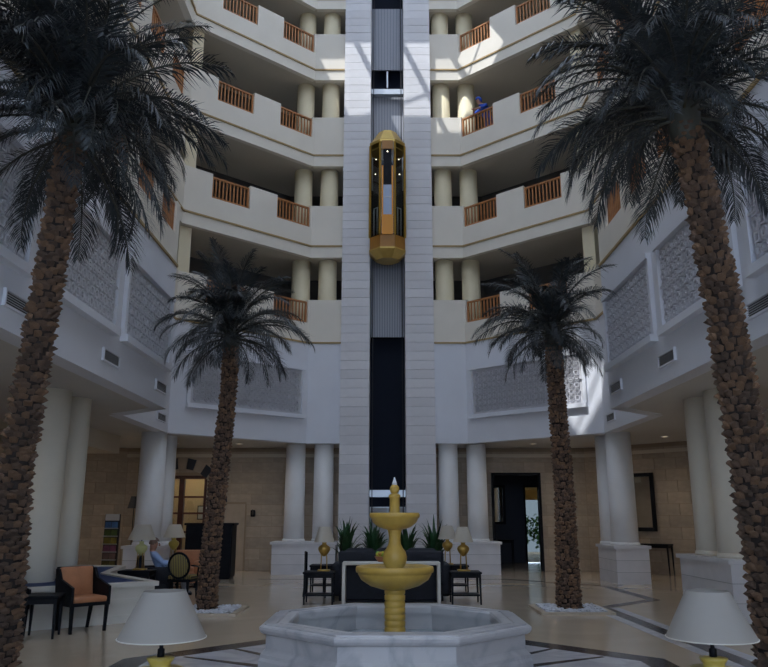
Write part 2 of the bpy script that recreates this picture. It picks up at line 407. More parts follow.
# ------------------------------------------------------------------ columns and pedestals
def column(x, y, z0, z1, m, label, r=.305, group='round columns'):
    c = thing('round_column', label, 'column', (x, y, z0), 0, group); h = z1-z0-.002
    MB().lathe([(r*1.03, 0), (r, h*.3), (r*.97, h)], 28).build('shaft', m, c)
    MB().lathe([(r*1.10, 0), (r*1.10, .05), (r*1.04, .08)], 28).build('base_ring', m, c)
    return c
def pedestal(poly, h, label, courses=3):
    n = len(poly); ccx = sum(p[0] for p in poly)/n; ccy = sum(p[1] for p in poly)/n
    t = thing('stone_pedestal', label, 'pedestal', (ccx, ccy, 0), 0, 'stone pedestals under the columns')
    L = [(x-ccx, y-ccy) for x, y in poly]
    def sc(k): return [(x+k*(1 if x > 0 else -1), y+k*(1 if y > 0 else -1)) for x, y in L]
    MB().prism(sc(-.012), 0, h-.06).build('core', M['mortar'], t)
    hh = (h-.07)/courses
    for i in range(courses): MB().prism(sc(0), i*hh+(.006 if i else 0), (i+1)*hh-.006).build('stone_course', M['block'][i % 3], t)
    MB().prism(sc(.05), h-.07, h).build('cap', M['block'][2], t)
    return t
PH = .91
for s in (-1, 1):
    x0, x1 = sorted((s*1.50+.045, s*3.28))
    nm = SIDE[s]
    pedestal([(x0, 22.45), (x1, 22.45), (x1, 23.5), (x0, 23.5)], PH, 'long white stone pedestal %s of the lift tower' % nm)
    for j, X in enumerate((1.87, 2.72)):
        column(s*X, 22.95, PH, ZC, M['colw'], 'white round ground floor column %s of the lift tower, %s' % (nm, ('beside it', 'farther out')[j]), .30)
        for k in range(4):
            column(s*X, 23.0, ZT[k]-1.12, ZT[k]+1.40, M['col'], 'cream round column on the %s balcony, %s of the tower, %s' % (ORD[k], nm, ('beside it', 'farther out')[j]), .30)
    x0, x1 = sorted((s*5.68, s*6.5))
    pedestal([(x0, 19.35), (x1, 19.35), (x1, 20.95), (x0, 20.95)], PH, 'white stone pedestal at the %s corner of the atrium' % nm)
    column(s*6.05, 19.75, PH, ZC, M['colw'], 'white round column at the %s corner, in front of its twin' % nm, .33)
    column(s*5.98, 20.55, PH, ZC, M['colw'], 'white round column at the %s corner, half hidden behind its twin' % nm, .31)
    x0, x1 = sorted((s*5.38+.03, s*6.35))
    if s > 0: pedestal([(x0, 12.35), (x1, 12.35), (x1, 14.45), (x0, 14.45)], .95, 'beige stone pedestal under the large %s gallery columns' % nm)
    column(s*5.80+.03, 12.95, .95 if s > 0 else 0, ZC, M['colg'], 'large cream column under the %s gallery, nearer one' % nm, .31)
    column(s*5.82+.03, 13.90, .95 if s > 0 else 0, ZC, M['colg'], 'large cream column under the %s gallery, farther one' % nm, .31)
    for yy in (4.2, 5.15): column(s*5.82, yy, 0, ZC, M['col'], 'cream column under the %s gallery beside the camera, %s' % (nm, 'nearer' if yy < 5 else 'farther'), .31)

# ------------------------------------------------------------------ ground floor back walls faced with stone tiles
tile_me = [MB().box((0, 0, 0), (1, 1, 1)).mesh('tile', m) for m in M['tile']]
def tile_wall(name, p, q, holes=(), z1=ZC, lab='beige stone faced wall at the back of the gallery'):
    d = Vector((q[0]-p[0], q[1]-p[1])); L = d.length; d /= L; o = Vector((-d.y, d.x))
    if o.y < 0: o = -o
    mb = MB()
    xs = sorted(set([0, L]+[h[0] for h in holes]+[h[1] for h in holes]))
    def pq(a, b, t0, t1): P = Vector(p); return [tuple(P+d*a+o*t0), tuple(P+d*b+o*t0), tuple(P+d*b+o*t1), tuple(P+d*a+o*t1)]
    for a, b in zip(xs[:-1], xs[1:]):
        hz = [h for h in holes if h[0] <= a+1e-6 and h[1] >= b-1e-6]
        mb.prism(pq(a, b, .02, .24), hz[0][2] if hz else 0, z1)
    w = struct(mb.build(name, M['tilejoint']), lab)
    tw, th = .66, .33; rows = int(z1/th); ang = math.atan2(d.y, d.x)
    for r in range(rows):
        za, zb = r*th+.006, (r+1)*th-.006
        off = (r % 2)*tw/2
        x = -off
        while x < L:
            a, b = max(x, 0)+.006, min(x+tw, L)-.006
            x += tw
            if b-a < .05: continue
            cut = False
            for h in holes:
                if za < h[2]-.02:
                    if a >= h[0]-.03 and b <= h[1]+.03: cut = True
                    elif a < h[0] < b: b = h[0]-.004
                    elif a < h[1] < b: a = h[1]+.004
            if cut or b-a < .05: continue
            c = Vector(p)+d*(a+b)/2+o*.015
            link('tile', tile_me[random.randrange(3)], w, loc=(c.x, c.y, (za+zb)/2), rot=(0, 0, ang), scale=(b-a, .03, zb-za))
    return w
YB = 24.2
tile_wall('wall_back_right', (1.4, YB), (6.3, YB), [(3.35-1.4, 4.82-1.4, 2.92)])
tile_wall('wall_back_right_angled', (6.3, YB), (9.6, 20.9))
tile_wall('wall_back_left', (-8.2, YB), (-1.4, YB), [(.95, 2.55, 2.8)])
for xx, yy in ((6.3, 24.33), (-8.2, 24.33), (9.62, 20.95), (-9.62, 22.9)): struct(MB().box((xx, yy, ZC/2), (.34, .22, ZC)).build('wall_corner_pier', M['tilejoint']), 'beige corner of the back wall')
tile_wall('wall_back_left_angled', (-9.6, 22.8), (-8.2, YB))
for s in (-1, 1):
    struct(MB().box((s*9.75, 8.9, ZC/2), (.3, 28, ZC)).build('wall_outer_%s' % SIDE[s], M['tile'][1]), 'beige wall on the outer side of the gallery')
trims = [((1.4, YB), (6.3, YB)), ((6.3, YB), (9.6, 20.9)), ((-8.2, YB), (-1.4, YB))]
for i, (p, q) in enumerate(trims):
    mb = MB().bar((p[0], p[1]-.04, 3.50), (q[0], q[1]-.04, 3.50), .1, .10); struct(mb.build('trim_%d' % (i+1), M['soffit']), 'pale cornice strip near the gallery ceiling')
struct(MB().box((-8.0, 19.2, 3.50), (1.6, 2.6, .46)).build('ceiling_bulkhead', M['soffit']), 'pale boxed bulkhead below the left gallery ceiling')
struct(MB().box((0, -5.1, 15.6), (20, .2, 12)).box((7, -5.1, 4.8), (6, .2, 9.6)).box((-7, -5.1, 4.8), (6, .2, 9.6)).build('wall_behind_viewer', M['white']), 'white wall above the added glazing behind the viewer')
ew = MB()  # unseen glazing, added to let frontal daylight into the hall
for i in range(9): ew.box((-4+i, -5.1, 4.8), (.08, .12, 9.6))
for i in range(6): ew.box((0, -5.1, .05+1.9*i), (8, .12, .08))
ew = struct(ew.build('window_added', M['steel']), 'tall glazing added behind the viewer for frontal daylight')
for i in range(8):
    for j in range(5): MB().add([(-3.96+i, -5.1, .09+1.9*j), (-3.04+i, -5.1, .09+1.9*j), (-3.04+i, -5.1, 1.91+1.9*j), (-3.96+i, -5.1, 1.91+1.9*j)], [(0, 1, 2, 3)]).build('pane', M['addedglass'], ew)
struct(MB().box((0, 26.3, 13.0), (20, .2, 18)).build('wall_rear', M['corridor']))

# skylight roof: opal glazing in a steel grid, a few clear panes placed to shape the sun patches
ZR = 21.6
for s in (-1, 1): struct(MB().box((s*7.3, 10.6, ZR+.15), (5.4, 32, .3)).build('ceiling_roof_%s' % SIDE[s], M['roof']))
struct(MB().box((0, 24.1, ZR+.15), (9.2, 4.9, .3)).build('ceiling_roof_back', M['roof']))
NX, NY, Y0, PX, PY = 6, 18, -4.45, 9.2/6, 1.45
mb = MB()
for i in range(NX+1): mb.box((-4.6+PX*i, 8.6, ZR+.1), (.12, 26.1, .2))
for j in range(NY+1): mb.box((0, Y0+PY*j, ZR+.1), (9.2, .10, .16))
for j in range(3, NY-1): mb.bar((-4.6, Y0+PY*j, ZR+.05), (4.6, Y0+PY*(j+1), ZR+.05), .05)
sky = struct(mb.build('ceiling_skylight', M['steel']), 'steel grid of the glazed atrium roof')
pan = [MB().add([(-PX/2+.05, -PY/2+.04, 0), (PX/2-.05, -PY/2+.04, 0), (PX/2-.05, PY/2-.04, 0), (-PX/2+.05, PY/2-.04, 0)], [(0, 1, 2, 3)]).mesh('pane', M[m]) for m in ('roofpanel', 'roofclear')]
CLEAR = {(0, 16), (1, 16), (2, 16), (3, 16), (1, 11)}
for i in range(NX):
    for j in range(NY):
        link('pane', pan[(i, j) in CLEAR], sky, loc=(-4.6+PX*(i+.5), Y0+PY*(j+.5), ZR+.12))

# downlights added in the gallery ceilings to warm the back walls
def fill_downlight(x, y, label, e):
    t = thing('added_downlight', label, 'ceiling light', (x, y, ZC), 0, 'downlights added in the gallery ceilings for warm fill')
    MB().lathe([(.075, -.001), (.11, -.001), (.11, -.015), (.08, -.012)], 20, cap=False).build('trim_ring', M['white'], t)
    MB().lathe([(.08, -.006), (.0, -.0061)], 20, cap=False).build('lens', mat('added_warm_lens', (.9, .8, .6), .5, Emission_Color=(1, .78, .5, 1), Emission_Strength=1.0), t)
    l = bpy.data.lights.new('added_downlight_bulb', 'SPOT'); l.energy = e; l.color = (1, .90, .78); l.spot_size = math.radians(150); l.spot_blend = .9; l.shadow_soft_size = .08
    lo = bpy.data.objects.new('added_downlight_bulb', l); COL.objects.link(lo); lo.parent = t; lo.location = (0, 0, -.03)
for s in (-1, 1):
    nm = SIDE[s]
    for x, y, w, e in ((7.6, 20.6, 'by the corner columns', 30), (7.6, 16.6, 'midway along the gallery', 30), (7.6, 12.0, 'level with the large columns', 30), (4.4, 22.7, 'near the back wall', 22), (6.3, 22.6, 'outside the back doorway', 22)):
        fill_downlight(s*x, y, 'small round ceiling light added for fill, %s gallery, %s' % (nm, w), e)
# ------------------------------------------------------------------ floor inlays
def inlay(poly, m, z=.004, name='stone_inlay'): return MB().prism(poly, .0005, z).build(name, m, floor)
def band(pts, w, m, z=.004):
    n = len(pts); L = []; Rr = []
    for i, p in enumerate(pts):
        a = Vector(pts[max(i-1, 0)]); b = Vector(pts[min(i+1, n-1)]); p = Vector(p)
        d1 = (p-a).normalized() if i else (b-p).normalized(); d2 = (b-p).normalized() if i < n-1 else d1
        n1 = Vector((-d1.y, d1.x)); n2 = Vector((-d2.y, d2.x)); m_ = (n1+n2).normalized(); k = w/2/max(.4, m_.dot(n1))
        L.append(p+m_*k); Rr.append(p-m_*k)
    for i in range(n-1): inlay([tuple(L[i]), tuple(L[i+1]), tuple(Rr[i+1]), tuple(Rr[i])], m, z, 'dark_band')
for s in (1,):
    band([(-3.4, 21.06), (s*3.06, 21.06), (s*5.22, 18.95), (s*5.33, 15.81), (s*3.95, 14.53), (s*4.0, 11.51), (s*4.07, 8.97), (s*4.1, 2)], .22, M['inlay_dark'])
FX, FY = .09, 8.09
for off in (-.2, .2): band([(3.95+off, 14.5), (4.0+off, 11.51), (4.07+off, 8.97), (4.1+off, 2)], .17, M['inlay_white'], .0035)
def octp(r, k): a = PI/8+k*PI/4; return (FX+r*math.cos(a), FY+r*math.sin(a))
inlay([octp(3.05, k) for k in range(8)], M['inlay_white'], .003, 'white_field')
for k in range(8):
    inlay([octp(3.05, k), octp(3.05, k+1), octp(3.4, k+1), octp(3.4, k)], M['inlay_dark'], .004, 'dark_band')
for k in range(24):
    a = 2*PI*k/24; w = .07
    inlay([(FX+1.2*math.cos(a-w), FY+1.2*math.sin(a-w)), (FX+2.85*math.cos(a-.008), FY+2.85*math.sin(a-.008)), (FX+2.85*math.cos(a+.008), FY+2.85*math.sin(a+.008)), (FX+1.2*math.cos(a+w), FY+1.2*math.sin(a+w))], M['inlay_dark'], .006, 'star_ray')

# ------------------------------------------------------------------ carved panels and vents on the walls
def wall_frame(s, p, q, a, b):
    d, o, L = outv(s, p, q); P = Vector(p)
    if s > 0: return P+d*a, math.atan2(d.y, d.x)
    return P+d*b, math.atan2(-d.y, -d.x)
def relief_mesh(L, H):
    mb = MB(); c = .172; nx = int((L-.1)/c); nz = int((H-.1)/c); ox = (L-nx*c)/2; oz = (H-nz*c)/2
    for i in range(nx):
        for j in range(nz):
            x, z = ox+c*(i+.5), oz+c*(j+.5); r = c*.46
            for t0 in (0, PI/4):
                for k in range(4):
                    if (t0 == 0 and (i+j) % 2): continue
                    t = t0+k*PI/2; u = t+PI/2
                    mb.bar((x+r*math.cos(t), -.03, z+r*math.sin(t)), (x+r*math.cos(u), -.03, z+r*math.sin(u)), .022, .05, up=(0, 1, 0))
            q = c*.16; mb.add([(x-q, -.01, z), (x, -.01, z-q), (x+q, -.01, z), (x, -.01, z+q), (x, -.05, z)], [(0, 1, 4), (1, 2, 4), (2, 3, 4), (3, 0, 4)])
    mb.box((L/2, -.03, H/2), (L, .05, .035))
    return mb.mesh('carved_relief', M['relief'])
def make_panel(L, H):
    t = thing('carved_panel', 'x', 'wall panel', group='carved white lattice panels')
    MB().box((L/2, -.004, H/2), (L, .008, H)).build('panel_ground', M['reliefbg'], t)
    stuff(link('carved_relief', relief_mesh(L, H), t))
    for z, hh, dp in ((H+.05, .10, .10), (-.06, .12, .13)): MB().box((L/2, -dp/2, z), (L+.2, dp, hh)).build('frame_moulding', M['white'], t)
    for x in (-.05, L+.05): MB().box((x, -.035, H/2), (.10, .07, H)).build('frame_moulding', M['white'], t)
    return t
def make_vent(L=.70, H=.19):
    t = thing('air_vent', 'x', 'vent', group='grey air vents in the white walls')
    MB().box((L/2, -.006, H/2), (L, .012, H)).build('dark_backing', M['ventdark'], t)
    for z in (0, H): MB().box((L/2, -.02, z), (L+.03, .04, .025)).build('frame', M['white'], t)
    for x in (0, L): MB().box((x, -.02, H/2), (.025, .04, H)).build('frame', M['white'], t)
    sl = MB().box((0, 0, 0), (L-.02, .022, .012)).mesh('slat', M['vent'])
    for i in range(6): link('slat', sl, t, loc=(L/2, -.02, H*(i+.7)/6.4), rot=(.5, 0, 0))
    return t
pside = pwing = vent0 = None
for s in (-1, 1):
    P = pts_of(s); nm = SIDE[s]
    loc, rz = wall_frame(s, P[1], P[2], .24, 3.84)
    lab = 'carved white lattice panel on the angled wall %s of the lift tower' % nm
    if pwing is None: pwing = make_panel(3.60, 1.34); pwing.location = (*loc, 4.56); pwing.rotation_euler = (0, 0, rz); pwing['label'] = lab
    else: copy_tree(pwing, lab, (*loc, 4.56), rz)
    for j, a in enumerate((.2, 3.27, 6.34)):
        loc, rz = wall_frame(s, P[4], P[5], a+.1, a+2.65)
        lab = 'carved white lattice panel on the %s side wall, %s' % (nm, ['farthest from camera', 'middle one', 'nearest the camera'][j])
        if pside is None: pside = make_panel(2.55, 1.34); pside.location = (*loc, 4.58); pside.rotation_euler = (0, 0, rz); pside['label'] = lab
        else: copy_tree(pside, lab, (*loc, 4.58), rz)
    for j, (i0, a) in enumerate(((4, .18), (4, 2.95), (4, 6.1), (2, .35))):
        loc, rz = wall_frame(s, P[i0], P[i0+1], a, a+.7)
        lab = 'grey louvred vent low on the %s %s' % (nm, ['side wall at its far end', 'side wall between the far and middle panels', 'side wall nearest the camera', 'recessed wall behind the side wall end'][j])
        if vent0 is None: vent0 = make_vent(); vent0.location = (*loc, 4.0); vent0.rotation_euler = (0, 0, rz); vent0['label'] = lab
        else: copy_tree(vent0, lab, (*loc, 4.0 if i0 == 4 else 3.95), rz)

# ------------------------------------------------------------------ fountain
fo = thing('fountain', 'tiered ochre stone fountain in an octagonal grey marble basin', 'fountain', (FX, FY, 0))
A_ = 1.28; KB = 1.285/1.14; RZ = .62
def op(a, k): t = PI/8+k*PI/4; r = a*KB/math.cos(PI/8); return (r*math.cos(t), r*math.sin(t))
def ring_seg(prof, k):
    """one straight side of an octagonal ring; prof is a closed (apothem, z) outline"""
    mb = MB(); n = len(prof); vs = []
    for kk in (k, k+1): vs += [(*op(a, kk), z) for a, z in prof]
    fs = [tuple(range(n)), tuple(range(n, 2*n))]+[(i, (i+1) % n, n+(i+1) % n, n+i) for i in range(n)]
    return mb.add(vs, fs)
wall_p = [(1.14, 0), (1.14, .30), (1.125, .325), (1.125, .355), (1.115, .365), (1.095, .385), (1.085, .40), (1.085, .53), (.93, .53), (.93, 0)]
rim_p = [(1.105, .531), (1.125, .545), (1.138, .57), (1.14, .595), (1.13, .605), (1.10, .607), (1.098, .620), (1.01, .622), (1.005, .61), (.985, .61), (.98, .62), (.91, .62), (.90, .60), (.90, .531)]
for k in range(8):
    w = ring_seg(wall_p, k).build('basin_wall', M['basin'], fo)
    ring_seg(rim_p, k).build('rim_slab', M['basin'], fo)
MB().prism([op(.93, k) for k in range(8)], .02, .30).build('basin_floor', M['basin'], fo)
MB().prism([op(.925, k) for k in range(8)], .30, .36).build('water', M['water'], fo)
shaft = [(.135, .30), (.135, .40)]
z = .40
for i in range(8): shaft += [(.098, z+.005), (.106, z+.012), (.106, z+.055), (.098, z+.062)]; z += .062
shaft.append((.098, .90))
MB().lathe(shaft, 28).build('shaft', M['fount'], fo)
lb = MB().lathe([(.10, .885), (.13, .885), (.25, .92), (.345, .98), (.378, 1.035), (.378, 1.045), (.398, 1.055), (.402, 1.085), (.395, 1.11), (.37, 1.115), (.33, 1.075), (.15, 1.04), (.05, 1.035)], 40).build('lower_bowl', M['fount'], fo)
MB().lathe([(.345, 1.08), (.36, 1.092), (.0, 1.0921)], 40, cap=False).build('bowl_water', M['water'], lb)
MB().lathe([(.09, 1.04), (.092, 1.095), (.112, 1.13), (.125, 1.175), (.125, 1.21), (.112, 1.255), (.085, 1.29), (.066, 1.33), (.060, 1.37), (.060, 1.41), (.068, 1.45), (.08, 1.485)], 32).build('vase', M['fount'], fo)
ub = MB().lathe([(.07, 1.475), (.10, 1.478), (.17, 1.50), (.225, 1.545), (.245, 1.59), (.26, 1.60), (.264, 1.625), (.255, 1.645), (.235, 1.645), (.20, 1.62), (.05, 1.60)], 36).build('upper_bowl', M['fount'], fo)
MB().lathe([(.21, 1.628), (.225, 1.636), (.0, 1.6361)], 36, cap=False).build('bowl_water', M['water'], ub)
MB().lathe([(.058, 1.60), (.054, 1.66), (.052, 1.79), (.062, 1.80), (.062, 1.825), (.05, 1.835), (.045, 1.84)], 24).build('upper_post', M['fount'], fo)
MB().ellip((0, 0, 1.885), (.05, .05, .055), 20, 12).build('ball_finial', M['fount'], fo)
MB().lathe([(.028, 1.93), (.024, 1.955), (.014, 1.98), (.006, 2.01)], 10).build('water_jet_tip', mat('white_jet_tip', (.8, .82, .85), .3), fo)

# ------------------------------------------------------------------ palms
def frond_mesh(e0, droop, seed, L=2.3, npairs=54):
    rnd = random.Random(seed); mb = MB(); N = 16
    P = [Vector((0, 0, 0))]; T = []
    for i in range(N+1):
        t = i/N; a = e0-droop*t**1.25; T.append(Vector((math.cos(a), 0, math.sin(a))))
        if i < N: P.append(P[-1]+T[-1]*L/N)
    bendy = rnd.uniform(-.12, .12)
    for i, p in enumerate(P): p.y += bendy*(i/N)**2*L*.5
    mb.tube(P, [.026*(1-.85*i/N)+.002 for i in range(N+1)], 5)
    nrach = len(mb.f)
    def at(t):
        x = t*N; i = min(int(x), N-1); f = x-i
        return P[i].lerp(P[i+1], f), T[i].lerp(T[min(i+1, N)], f).normalized()
    for j in range(npairs):
        t = .13+.86*j/(npairs-1)
        p, tg = at(t); up = Vector((-tg.z, 0, tg.x)); up = up if up.z >= -.2 else -up
        ll = L*.235*(math.sin(PI*min(1, .16+.74*t))**.7)*(1.0-.45*max(0, t-.75)/.25)
        fw = .55+.85*t
        for sd_ in (-1, 1):
            l = ll*rnd.uniform(.85, 1.1)
            d = (tg*fw+Vector((0, sd_, 0))*.95+up*rnd.uniform(-.05, .60)+tg*rnd.uniform(-.15, .15)).normalized()
            b = p; m = b+d*l*.5; tip = b+d*l*.97+Vector((0, 0, -l*rnd.uniform(.15, .55)))
            wv = d.cross(up+Vector((0, sd_*.4, 0))).normalized()*.0095*L/2.3
            mb.add([b-wv*.6, b+wv*.6, m+wv, m-wv, tip], [(0, 1, 2, 3), (3, 2, 4)])
    me = bpy.data.meshes.new('frond'); me.from_pydata(mb.v, [], mb.f)
    me.materials.append(M['leaf']); me.materials.append(M['rachis'])
    for i in range(nrach): me.polygons[i].material_index = 1
    me.update(); return me
ELEV = [80, 66, 50, 34, 18, 2, -16, -34]
FR = {}
for i, e in enumerate(ELEV):
    for v in range(3): FR[(i, v)] = frond_mesh(math.radians(e+random.uniform(-4, 4)), math.radians([50, 72, 92, 104, 100, 88, 70, 48][i]*random.uniform(.85, 1.15)), 100+i*3+v)
def boot_mesh(m, seed):
    r = random.Random(seed); j = lambda a: a*r.uniform(.75, 1.25)
    w, h, d = .5, .5, 1.0                                         # unit: width x, height z, depth -y outward
    vs = [(-.5, .35, -.5), (.5, .35, -.5), (.55, .35, .35), (-.55, .35, .35),
          (-j(.34), -j(.22), -.42), (j(.34), -j(.22), -.42), (j(.42), -j(.78), j(.42)), (-j(.42), -j(.78), j(.42)), (0, -j(.95), .12), (j(.1), -j(.45), .62)]
    fs = [(0, 1, 5, 4), (1, 2, 6, 5), (3, 0, 4, 7), (4, 5, 8), (5, 6, 8), (6, 7, 8), (7, 4, 8), (2, 3, 9), (3, 7, 9), (7, 6, 9), (6, 2, 9)]
    return MB().add(vs, fs).mesh('leaf_base', m)
BOOT = [boot_mesh(M['boot'][i % 3], i) for i in range(6)]
def palm(label, path, rad, cscale, counts, near, seed, rh=.07, rw=.09):
    rnd = random.Random(seed); base = Vector(path[0])
    t = thing('palm_tree', label, 'palm tree', base, 0, 'tall date palms around the fountain')
    P = [Vector(p)-base for p in path]
    # resample
    cum = [0]
    for a, b in zip(P[:-1], P[1:]): cum.append(cum[-1]+(b-a).length)
    def at(l):
        for i in range(len(P)-1):
            if l <= cum[i+1] or i == len(P)-2:
                f = (l-cum[i])/(cum[i+1]-cum[i]); return P[i].lerp(P[i+1], f), rad[i]*(1-f)+rad[i+1]*f
    TL = cum[-1]; ns = 24
    pts = [at(TL*i/ns) for i in range(ns+1)]
    MB().tube([p for p, r in pts], [r*.9 for p, r in pts], 20).build('trunk', M['trunk'], t)
    row_h = rh; nr = int(TL/row_h); items = []
    for r in range(nr):
        l = (r+.5)*row_h; p, R = at(l); na = max(8, int(round(2*PI*R/rw)))
        for a in range(na):
            th = 2*PI*(a+.5*(r % 2)+rnd.uniform(-.2, .2))/na
            w = 2*PI*R/na*rnd.uniform(.72, .98); dp = (.055 if near else .045)*rnd.uniform(.6, 1.25)
            pos = p+Vector((math.cos(th), math.sin(th), 0))*R*.88+Vector((0, 0, rnd.uniform(-.02, .02)))
            Xm = Matrix.Translation(pos) @ Matrix.Rotation(th+PI/2, 4, 'Z') @ Matrix.Rotation(rnd.uniform(-.15, .15), 4, 'Y') @ Matrix.Diagonal((w, dp, row_h*1.05*rnd.uniform(.8, 1.1), 1))
            face = -(math.sin(th))*.95-math.cos(th)*(1 if base.x > 0 else -1)*.4      # facing the open middle of the hall
            items.append((face, Xm, rnd.randrange(6)))
    items.sort(key=lambda x: -x[0])
    nsep = 300 if near else 0
    for f, X, b in items[:nsep]:
        o = link('leaf_base', BOOT[b], t); o.matrix_local = X
    groups = {}
    for f, X, b in items[nsep:]: groups.setdefault(b % 3, MB()).add([v.co for v in BOOT[b].vertices], [tuple(pp.vertices) for pp in BOOT[b].polygons], False, X)
    for g, mb in groups.items(): stuff(mb.build('leaf_bases', M['boot'][g], t))
    top, R = at(TL)
    MB().lathe([(R*.9, -.25), (R*1.2, -.05), (R*1.15, .15), (R*.6, .4), (.03, .55)], 16, c=tuple(top)).build('crown_heart', M['rachis'], t)
    ga = 2.39996; n = 0
    for i, cnt in enumerate(counts):
        for k in range(cnt):
            n += 1; me = FR[(i, rnd.randrange(3))]; k_ = cscale*rnd.uniform(.88, 1.08)*(.82 if i >= 4 else 1); reach = max(v.co.x for v in me.vertices)*k_+.1
            for tries in range(12):                                # fronds keep clear of the side walls
                az = n*ga+rnd.uniform(-.2, .2)+tries*.7
                if abs(base.x+top.x+math.cos(az)*reach) < 4.22: break
            o = link('frond', me, t)
            o.location = top+Vector((math.cos(az)*R*.6, math.sin(az)*R*.6, .38-.06*i)); o.rotation_euler = (rnd.uniform(-.35, .35), rnd.uniform(-.08, .08), az)
            o.scale = (k_, k_, k_)
    return t
NEAR = [8, 13, 17, 19, 19, 15, 8, 3]; FAR = [7, 11, 14, 15, 15, 9, 2, 0]
palm('tall palm in the left foreground, its trunk cut by the frame edge', [(-3.433, 7.20, 0.001), (-3.458, 7.20, 1.131), (-3.491, 7.20, 2.035), (-3.449, 7.20, 2.739), (-3.382, 7.20, 3.827), (-3.324, 7.20, 4.991), (-3.282, 7.20, 5.493)], [0.144, 0.14, 0.134, 0.13, 0.126, 0.121, 0.127], 0.753, NEAR, True, 3, .058, .095)
palm('tall palm in the right foreground with a thick knobbly trunk', [(3.347, 6.90, 0.000), (3.338, 6.90, 1.238), (3.303, 6.90, 1.928), (3.260, 6.90, 2.687), (3.209, 6.90, 3.610), (3.096, 6.90, 4.852), (3.019, 6.90, 5.481)], [0.168, 0.164, 0.162, 0.157, 0.148, 0.129, 0.138], 0.759, [9, 15, 19, 20, 18, 11, 3, 0], True, 5, .07, .082)
palm('smaller palm left of the fountain with a slightly curved trunk', [(-3.13, 13.9, 0), (-3.12, 13.9, .86), (-3.06, 13.9, 1.9), (-3.0, 13.9, 2.8), (-2.94, 13.9, 3.72), (-2.93, 13.9, 4.8)], [.175, .165, .16, .15, .14, .135], .70, FAR, False, 11)
palm('smaller palm right of the fountain with a straight dark trunk', [(3.24, 14.1, 0), (3.25, 14.1, .85), (3.27, 14.1, 1.91), (3.25, 14.1, 2.81), (3.23, 14.1, 3.75), (3.21, 14.1, 4.9)], [.225, .195, .175, .165, .15, .14], .70, FAR, False, 17)
peb = []
for i in range(3): peb.append(MB().ellip((0, 0, 0), (.03+.004*i, .024, .016), 6, 4))
def tree_bed(x, y, w, lab, r0):
    t = thing('palm_bed', lab, 'planter', (x, y, 0), 0, 'square stone beds around the palm trunks')
    for k in range(4):
        a = k*PI/2; MB().box((math.cos(a)*(w/2), math.sin(a)*(w/2), .02), (.10, w+.1 if k % 2 == 0 else w-.1, .04) if k % 2 == 0 else (w-.1, .10, .04)).build('kerb', M['tray'], t)
    mb = MB(); rnd = random.Random(int(x*100))
    for i in range(900):
        px, py = rnd.uniform(-w/2+.06, w/2-.06), rnd.uniform(-w/2+.06, w/2-.06)
        if px*px+py*py < r0*r0: continue
        b = peb[i % 3]; X = Matrix.Translation((px, py, .03+rnd.uniform(0, .035))) @ Matrix.Rotation(rnd.uniform(0, 6), 4, 'Z')
        mb.add(b.v, b.f, True, X)
    stuff(mb.build('white_pebbles', M['pebble'], t))
    return t
tree_bed(-3.12, 13.85, 1.15, 'square bed of white pebbles around the smaller left palm', .24)
tree_bed(3.25, 14.05, 1.15, 'square bed of white pebbles around the smaller right palm', .28)
tree_bed(-3.43, 7.2, 1.1, 'square bed of white pebbles around the foreground left palm', .26)
tree_bed(3.35, 6.9, 1.1, 'square bed of white pebbles around the foreground right palm', .28)
# ------------------------------------------------------------------ left pool with stone walls
pq = [(-7.6, 9.85), (-5.45, 11.35), (-3.66, 12.75), (-5.15, 14.7), (-5.55, 16.8), (-7.6, 17.2)]
pool = thing('stone_pool', 'low pale stone pool with blue water under the left gallery', 'pool', (-5.6, 13.4, 0))
ql = [(x+5.6, y-13.4) for x, y in pq]
def inset(poly, w):
    out = []; n = len(poly)
    for i in range(n):
        p = Vector(poly[i]); a = (p-Vector(poly[i-1])).normalized(); b = (Vector(poly[(i+1) % n])-p).normalized()
        na, nb = Vector((-a.y, a.x)), Vector((-b.y, b.x)); m = (na+nb); m = m/m.length
        out.append(tuple(p+m*(w/max(.35, m.dot(na)))))
    return out
def ring(poly, w0, w1, z0, z1, nm, m):
    a, b = inset(poly, w0), inset(poly, w1); n = len(poly)
    for i in range(n): MB().prism([a[i], a[(i+1) % n], b[(i+1) % n], b[i]], z0, z1).build(nm, m, pool)
ring(ql, .05, .16, 0, .53, 'pool_wall', M['poolstone'])
ring(ql, .02, .05, 0, .12, 'plinth', M['poolstone'])
ring(ql, .03, .05, .30, .36, 'wall_moulding', M['poolstone'])
ring(ql, .0, .16, .531, .60, 'rim_slab', M['poolstone'])
MB().prism(inset(ql, .17), .40, .575).build('water', M['poolwater'], pool)

